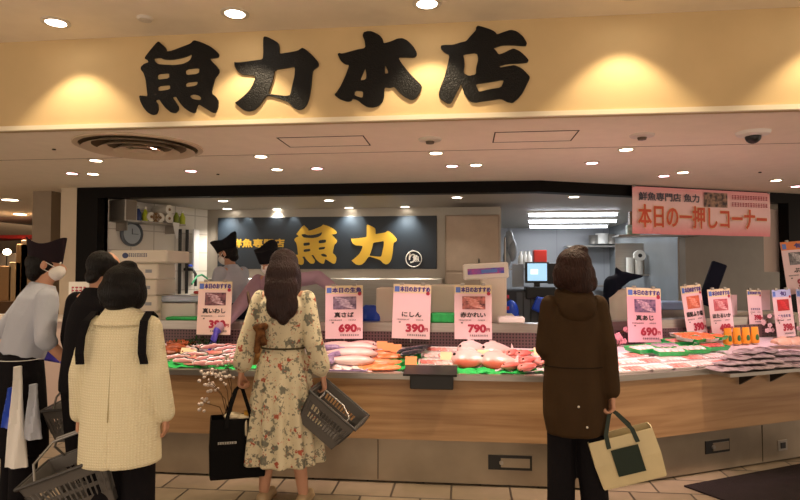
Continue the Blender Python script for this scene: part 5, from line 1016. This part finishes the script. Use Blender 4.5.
# --- clerk at the left
P1 = Person('clerk at far left in pale blue-grey shirt, dark pointed cap and white mask', gp(18, 3.38), -38, 1.66, lean=14, head=(-20, -9), sh=.165, arms=[((-.27, -.02, 1.15), (-.26, .14, 1.0), (.3, 1, -.3), (1, 0, 0), (0, .3, 1), 20), ((.26, .07, 1.13), (.3, .22, .94), (.1, .25, -1), (-1, 0, 0), (0, 1, .3), 35)])
mb = MB(); mb.M = P1.U; fold = lambda t, z: 1+.02*math.sin(7*t+z*9)+.012*math.sin(11*t-z*16)
mb.loft([(.99, .155, .115), (1.02, .168, .125), (1.1, .17, .13), (1.25, .178, .13), (1.36, .165, .115), (1.42, .11, .09), (1.47, .068, .072)], 60, fold); mb.M = Mx.Identity(4)
for i in (0, 1): sp, e, w = P1.arms[i][:3]; mb.cap(sp, .066, e, .06); mb.cap(e, .058, e.lerp(w, .12), .056)
P1.g('shirt', mb, M_SHIRT, .0105, 3); P1.trousers(M_BLKCL, (.105, .085, .075, .07), 1.02); P1.shoes(M_BLACK)
mb = MB(); mb.loft([(.42, .2, .15, 0, .02), (.5, .2, .15, 0, .02), (.8, .2, .15), (.97, .18, .135), (1.02, .17, .125)], 40, lambda t, z: 1+.02*math.sin(9*t)); ap = P1.g('apron', mb, M_BLKCL)
mb = MB(); mb.tube([(.178*math.cos(a*math.pi/16), .134*math.sin(a*math.pi/16), 1.0) for a in range(32)], .006, 8, True); mb.ell((.03, -.15, 1.0), (.035, .016, .02)).ell((-.04, -.15, 1.0), (.035, .016, .02)); mb.cap((.01, -.15, .99), .012, (.03, -.165, .84), .017).cap((-.01, -.15, .99), .012, (-.03, -.165, .86), .017); mb.build('apron_string', M_MASK, ap, remesh=.008, sm=2)
mb = MB(); mb.M = P1.Hd; mb.ell((0, -.02, 1.6), (.083, .098, .085)).ell((0, -.055, 1.54), (.07, .05, .06)); P1.g('hair', mb, M_HAIRB, .008, 3)
P1.horn_hat(M_HAT, [(85, .06, .0), (268, .035, .02)], .118, 1.605, (.08, .096)); P1.mask(M_MASK)
for i in (0, 1): mb = MB(); sp, e, w, d, n, sd, cu = P1.arms[i]; hand_caps(mb, w+d.normalized()*.01, d, n, sd, cu, 1.08, .005); mb.cap(e.lerp(w, .72), .035, w, .034); P1.g('glove', mb, M_GLOVE, .0065, 2)
t = thing('hanging_towels', 'white and blue towels hanging from the belt of the left clerk', 'towels', aty(22, 366, 3.12), 0)
def cloth(name, m, x0, top, bot, w0, w1, yy):
    mb = MB(); rs = []
    for j in range(8):
        f = j/7; z = top+(bot-top)*f; ww = w0+(w1-w0)*f; rs.append([V((x0+ww*math.cos(a)*(1+.1*math.sin(3*a+j)), yy+.025*math.sin(a)*(1+.5*math.sin(4*a+j)), z)) for a in [2*math.pi*k/20 for k in range(20)]])
    mb.rings(rs).build(name, m, t, True)
cloth('white_towel', M_MASK, -.01, 0, -.55, .015, .065, -.02); cloth('blue_towel', M_BLUE, -.06, -.12, -.34, .012, .06, .0); cloth('grey_towel', M_SHIRT, .07, -.1, -.4, .015, .05, .0)
MB().tube([(0+.012*math.cos(a*.9), -.03, -.002*a*5+.012*math.sin(a*.9)) for a in range(30)], .003, 5).build('coiled_cord', M_WHITE, t)
# --- clerk behind the counter facing left
p6 = aty(236, 300, 5.95); P6 = Person('clerk behind the counter facing left in grey shirt, black cap and white mask', (p6.x, 5.95, .1), 72, 1.70, lean=8, head=(8, 10), arms=[((-.22, .1, 1.13), (-.16, .28, 1.02), (.2, 1, -.3), (1, 0, -.3), (0, .3, 1), 25), ((.23, .1, 1.13), (.18, .3, 1.02), (-.2, 1, -.3), (-1, 0, -.3), (0, .3, 1), 25)])
mb = MB(); mb.M = P6.U; mb.loft([(.97, .165, .125), (1.1, .18, .145), (1.25, .19, .145), (1.36, .175, .12), (1.42, .11, .085), (1.47, .066, .07)], 60, fold); mb.M = Mx.Identity(4); P6.sleeves(mb, .07, .06, .045, .6); P6.g('shirt', mb, M_SHIRT)
P6.trousers(M_NAVY); P6.shoes(M_BLACK); mb = MB(); mb.loft([(.45, .2, .15), (.85, .2, .15), (1.02, .18, .14), (1.08, .175, .14)], 40); P6.g('apron', mb, M_NAVY)
mb = MB(); mb.M = P6.Hd; mb.ell((0, -.02, 1.6), (.081, .096, .085)).ell((0, -.055, 1.54), (.068, .045, .055)); P6.g('hair', mb, M_HAIRB, .008, 3)
P6.horn_hat(M_HATB, [(90, .03, .04), (270, .045, .03)], .11, 1.62, (.09, .106)); P6.mask(M_MASK)
# --- clerk reaching over the fish
p7 = aty(284, 300, 5.74); S7, Z7 = 1.66/1.7, R(168)
def l7(px, py, y): return tuple(Mx.Rotation(-Z7, 3, 'Z') @ (aty(px, py, y)-V((p7.x, 5.74, .1)))/S7)
a_, b_, c_ = l7(240, 306, 5.22), l7(217, 331, 4.97), l7(205, 356, 4.9); f_, g_, h_ = l7(318, 277, 5.5), l7(338, 292, 5.35), l7(345, 300, 5.3)
P7 = Person('clerk in mauve shirt and black cap reaching over the fish with a purple glove', (p7.x, 5.74, .1), 168, 1.66, lean=28, head=(0, -4), arms=[(f_, g_, V(h_)-V(g_), (0, 0, -1), (0, 1, 0), 20), (a_, b_, V(c_)-V(b_), (-.3, .3, -.6), (-.5, .5, 0), 14)])
mb = MB(); mb.M = P7.U; mb.loft([(.97, .165, .125), (1.1, .18, .14), (1.25, .19, .14), (1.36, .175, .12), (1.42, .11, .085), (1.47, .066, .07)], 60, fold); mb.M = Mx.Identity(4); P7.sleeves(mb, .072, .064, .05, .88); P7.g('shirt', mb, M_PSHIRT)
mb = MB(); mb.M = P7.U; mb.loft([(.95, .172, .135), (1.1, .187, .15), (1.25, .15, .158), (1.4, .09, .11)], 40); P7.g('vest', mb, mat('dark_vest', '#3a2e33', .8)); P7.trousers(M_NAVY); P7.shoes(M_BLACK)
mb = MB(); mb.M = P7.Hd; mb.ell((0, -.02, 1.6), (.081, .096, .085)).ell((0, -.055, 1.54), (.068, .045, .055)); P7.g('hair', mb, M_HAIRB, .008, 3)
P7.horn_hat(M_HATB, [(90, .02, .02), (270, .03, .02)], .12, 1.61, (.092, .106)); P7.mask(M_MASK)
for i in (0, 1): mb = MB(); sp, e, w, d, n, sd, cu = P7.arms[i]; hand_caps(mb, w+d.normalized()*.01, d, n, sd, cu, 1.12, .005); mb.cap(e.lerp(w, .85), .038, w, .035); P7.g('glove', mb, M_GLOVE, .0065, 2)

# ------------------------------------------------------------------ bags and baskets
def tote(name, label, hand, w, h, dep, m, mh, rot, drop=.16, patch=None, words=None):
    t = thing(name, label, 'bag', hand); t.rotation_euler = rot
    z1 = -drop; z0 = z1-h; rs = []
    for z, f in ((z0, .93), (z0+.01, .96), (z0+h*.5, 1.0), (z1, .98), (z1, .95), (z0+.02, .9)):
        a, b = w/2*f, dep/2*f*(1.0 if z < z1-.01 else .8); ring = []
        for (x, y) in ((-1,-1), (-.5,-1.03), (0,-1.05), (.5,-1.03), (1,-1), (1.02,0), (1,1), (.5,1.03), (0,1.05), (-.5,1.03), (-1,1), (-1.02,0)): ring.append(V((x*a, y*b, z)))
        rs.append(ring)
    MB().rings(rs).build('bag_body', m, t)
    for s in (-1, 1):
        y = s*dep*.4; mb = MB(); rs = []
        for (x, z) in ((-w*.22, z1-.05), (-w*.2, z1+.02), (-w*.06, -.03), (0, -.008), (w*.06, -.03), (w*.2, z1+.02), (w*.22, z1-.05)):
            yy = y*min(1, abs(z)/drop)+(s*.003 if z > z1 else s*dep*.1); rs.append([V((x+dx, yy+dy, z)) for dx, dy in ((-.012, -.003), (.012, -.003), (.012, .003), (-.012, .003))])
        mb.rings(rs).build('handle', mh, t)
    if patch: MB().box((0.0, -dep/2*1.05-.004, z1-h*.5), (patch[0], .004, patch[1])).build('patch', M_GREEN, t)
    if words: scribble('printed_name', .115, .016, 11, M_WHITE, t, (-w*.2, -dep/2*1.06-.002, z1-h*.38))
    return t
hp = P4.world(P4.arms[0][2]+V((-.012, .0, -.088)))
tote('black_tote_bag', 'large black tote bag held by the woman in the floral dress', hp, .35, .37, .18, mat('black_canvas', '#0d0c0e', .8), mat('black_canvas', '#0d0c0e', .8), (0, R(1), R(24)), .2, None, 'PREMIUM STORE')
mb = MB(); random.seed(5)
base = hp+V((-.06, .02, -.24)); t = thing('dried_flowers', 'sprays of white dried flowers rising from the black tote bag', 'flowers', base); ms = mat('dry_stem', '#6b5540', .8); mf = mat('white_flower', '#e0d2ca', .8)
for k, (dx, dz, dy) in enumerate(((-.17, .3, -.02), (-.1, .34, 0), (-.05, .42, .02), (-.14, .22, .03), (-.02, .3, -.03), (-.2, .12, 0))):
    tip = V((dx, dy, dz)); mid = tip*.5+V((.02, 0, .03)); MB().tube([(0, 0, -.08), mid, tip], [.004, .003, .002], 6).build('stem', ms, t); mb = MB()
    for j in range(11): c = tip+V((random.uniform(-.035, .035), random.uniform(-.03, .03), random.uniform(-.06, .025))); r = random.uniform(.007, .014); mb.ell(c, (r, r, r*.9), n=7, m=5)
    mb.build('blossom_cluster', mf, t, True)
t = thing('bottle', 'yellow-capped bottle standing in the black tote bag', 'bottle', hp+V((.055, 0, -.43))); MB().lathe([(.001, 0), (.03, 0), (.03, .18), (.014, .22), (.014, .23)]).build('bottle_body', M_WHITE, t, True); MB().cyl((0, 0, .245), .022, .04).build('cap', mat('yellow_cap', '#c9992f', .4), t)
mb = MB(); mb.ell((0, 0, 0), (.06, .05, .025)).ell((.08, 0, -.01), (.05, .04, .025)).ell((.11, -.06, -.06), (.01, .012, .06)); tag(mb.build('paper_wrap', mat('cream_paper', '#d9ccb0', .8), remesh=.008, sm=2, loc=hp+V((-.04, 0, -.2))), 'crumpled cream paper on top of the black tote', 'paper')
hp5 = P5.world(P5.arms[1][2]+V((-.01, .0, -.088))); tote('cream_tote_bag', 'cream tote bag with dark green square patch held by the woman in the brown coat', hp5, .36, .27, .13, M_CREAMBAG, M_GREEN, (R(4), R(-17), R(-4)), .14, (.15, .15))
def basket(label, hand, rot, L=.42, Wd=.30, D=.22, drop=.20, hang_y=0, hooks=2, offx=0):
    """plastic shopping basket hung from the hand by its wire handles"""
    t = thing('shopping_basket', label, 'basket', hand, 0, 'grey shopping baskets'); t.rotation_euler = rot
    zt = -drop; zb = zt-D; f = .78; ox = offx
    def P(u, v, q):
        k = f+(1-f)*q; return V((ox+u*L/2*k, hang_y+v*Wd/2*k, zb+D*q))
    mb = MB(); base = [P(u, v, 0) for u, v in ((-1,-1), (1,-1), (1,1), (-1,1))]
    mb.rings([base, [p+V((0, 0, .006)) for p in base]])
    cs = [(-1,-1), (1,-1), (1,1), (-1,1)]
    for i in range(4):
        a, b = cs[i], cs[(i+1) % 4]; nrm = V(((a[0]+b[0])/2, (a[1]+b[1])/2, 0)).normalized()*.006
        for q0, q1 in ((0, .3), (.48, .56), (.74, 1)):
            A, B, C_, D_ = P(*a, q0), P(*b, q0), P(*b, q1), P(*a, q1); mb.rings([[A, B, C_, D_], [A-nrm, B-nrm, C_-nrm, D_-nrm]])
        n = 15 if i % 2 == 0 else 10
        for j in range(n+1):
            s0 = j/n; wdt = .0045; m0 = (a[0]*(1-s0)+b[0]*s0, a[1]*(1-s0)+b[1]*s0); p0, p1 = P(*m0, .28), P(*m0, .76); mb.tube([p0, p1], wdt, 4)
        for s0, s1 in ((0, .14), (.86, 1)):
            ma = tuple(a[k]*(1-s0)+b[k]*s0 for k in (0, 1)); mb_ = tuple(a[k]*(1-s1)+b[k]*s1 for k in (0, 1)); A, B, C_, D_ = P(*ma, .28), P(*mb_, .28), P(*mb_, .76), P(*ma, .76); mb.rings([[A, B, C_, D_], [A-nrm, B-nrm, C_-nrm, D_-nrm]])
    mb.build('basket_body', M_BASK, t)
    MB().tube([P(u, v, 1) for u, v in ((-1.03,-1.03), (0,-1.05), (1.03,-1.03), (1.05,0), (1.03,1.03), (0,1.05), (-1.03,1.03), (-1.05,0))], .009, 8, True).build('rim', mat('dark_rim', '#3c3a39', .4), t)
    for s in (-1, 1)[:hooks]:
        y = hang_y+s*Wd/2*.98; mb = MB(); top = .0
        mb.tube([V((ox-L*.3, y, zt)), V((ox-L*.3, y*.7, zt+drop*.55)), V((ox*.5-L*.2, y*.15, -.005)), V((ox*.5+L*.2, y*.15, -.005)), V((ox+L*.3, y*.7, zt+drop*.55)), V((ox+L*.3, y, zt))], .006, 8).build('handle', mat('steel_wire', '#8e8c8a', .3, .7), t)
    return t
h1 = P4.world(P4.arms[1][2]+V((.03, .0, -.085))); basket('grey shopping basket tilted sideways in the right hand of the floral dress woman', h1+V((.03, -.06, .0)), (R(6), R(38), R(-4)), .36, .27, .22, .02, .0, 1, .10)
h2 = P3.world(P3.arms[0][2]+V((-.01, 0, -.09))); basket('grey shopping basket at bottom left held by the woman in the cream coat', h2+V((0, 0, .0)), (R(8), R(-20), R(8)), .42, .30, .23, .13, 0, 2, -.07)
h3 = P2.world(P2.arms[0][2]+V((0, .0, -.085))); basket('grey shopping basket with a steel handle held by the balding person in black', h3, (R(6), R(-5), R(0)), .36, .26, .2, .12, 0, 2, .03)

w = bpy.data.worlds.new('hall_light'); SC.world = w; w.use_nodes = True
w.node_tree.nodes['Background'].inputs[0].default_value = (1, .8, .62, 1); w.node_tree.nodes['Background'].inputs[1].default_value = .7
SC.view_settings.view_transform = 'Standard'; SC.view_settings.look = 'None'; SC.view_settings.gamma = 1; SC.view_settings.exposure = 1.1
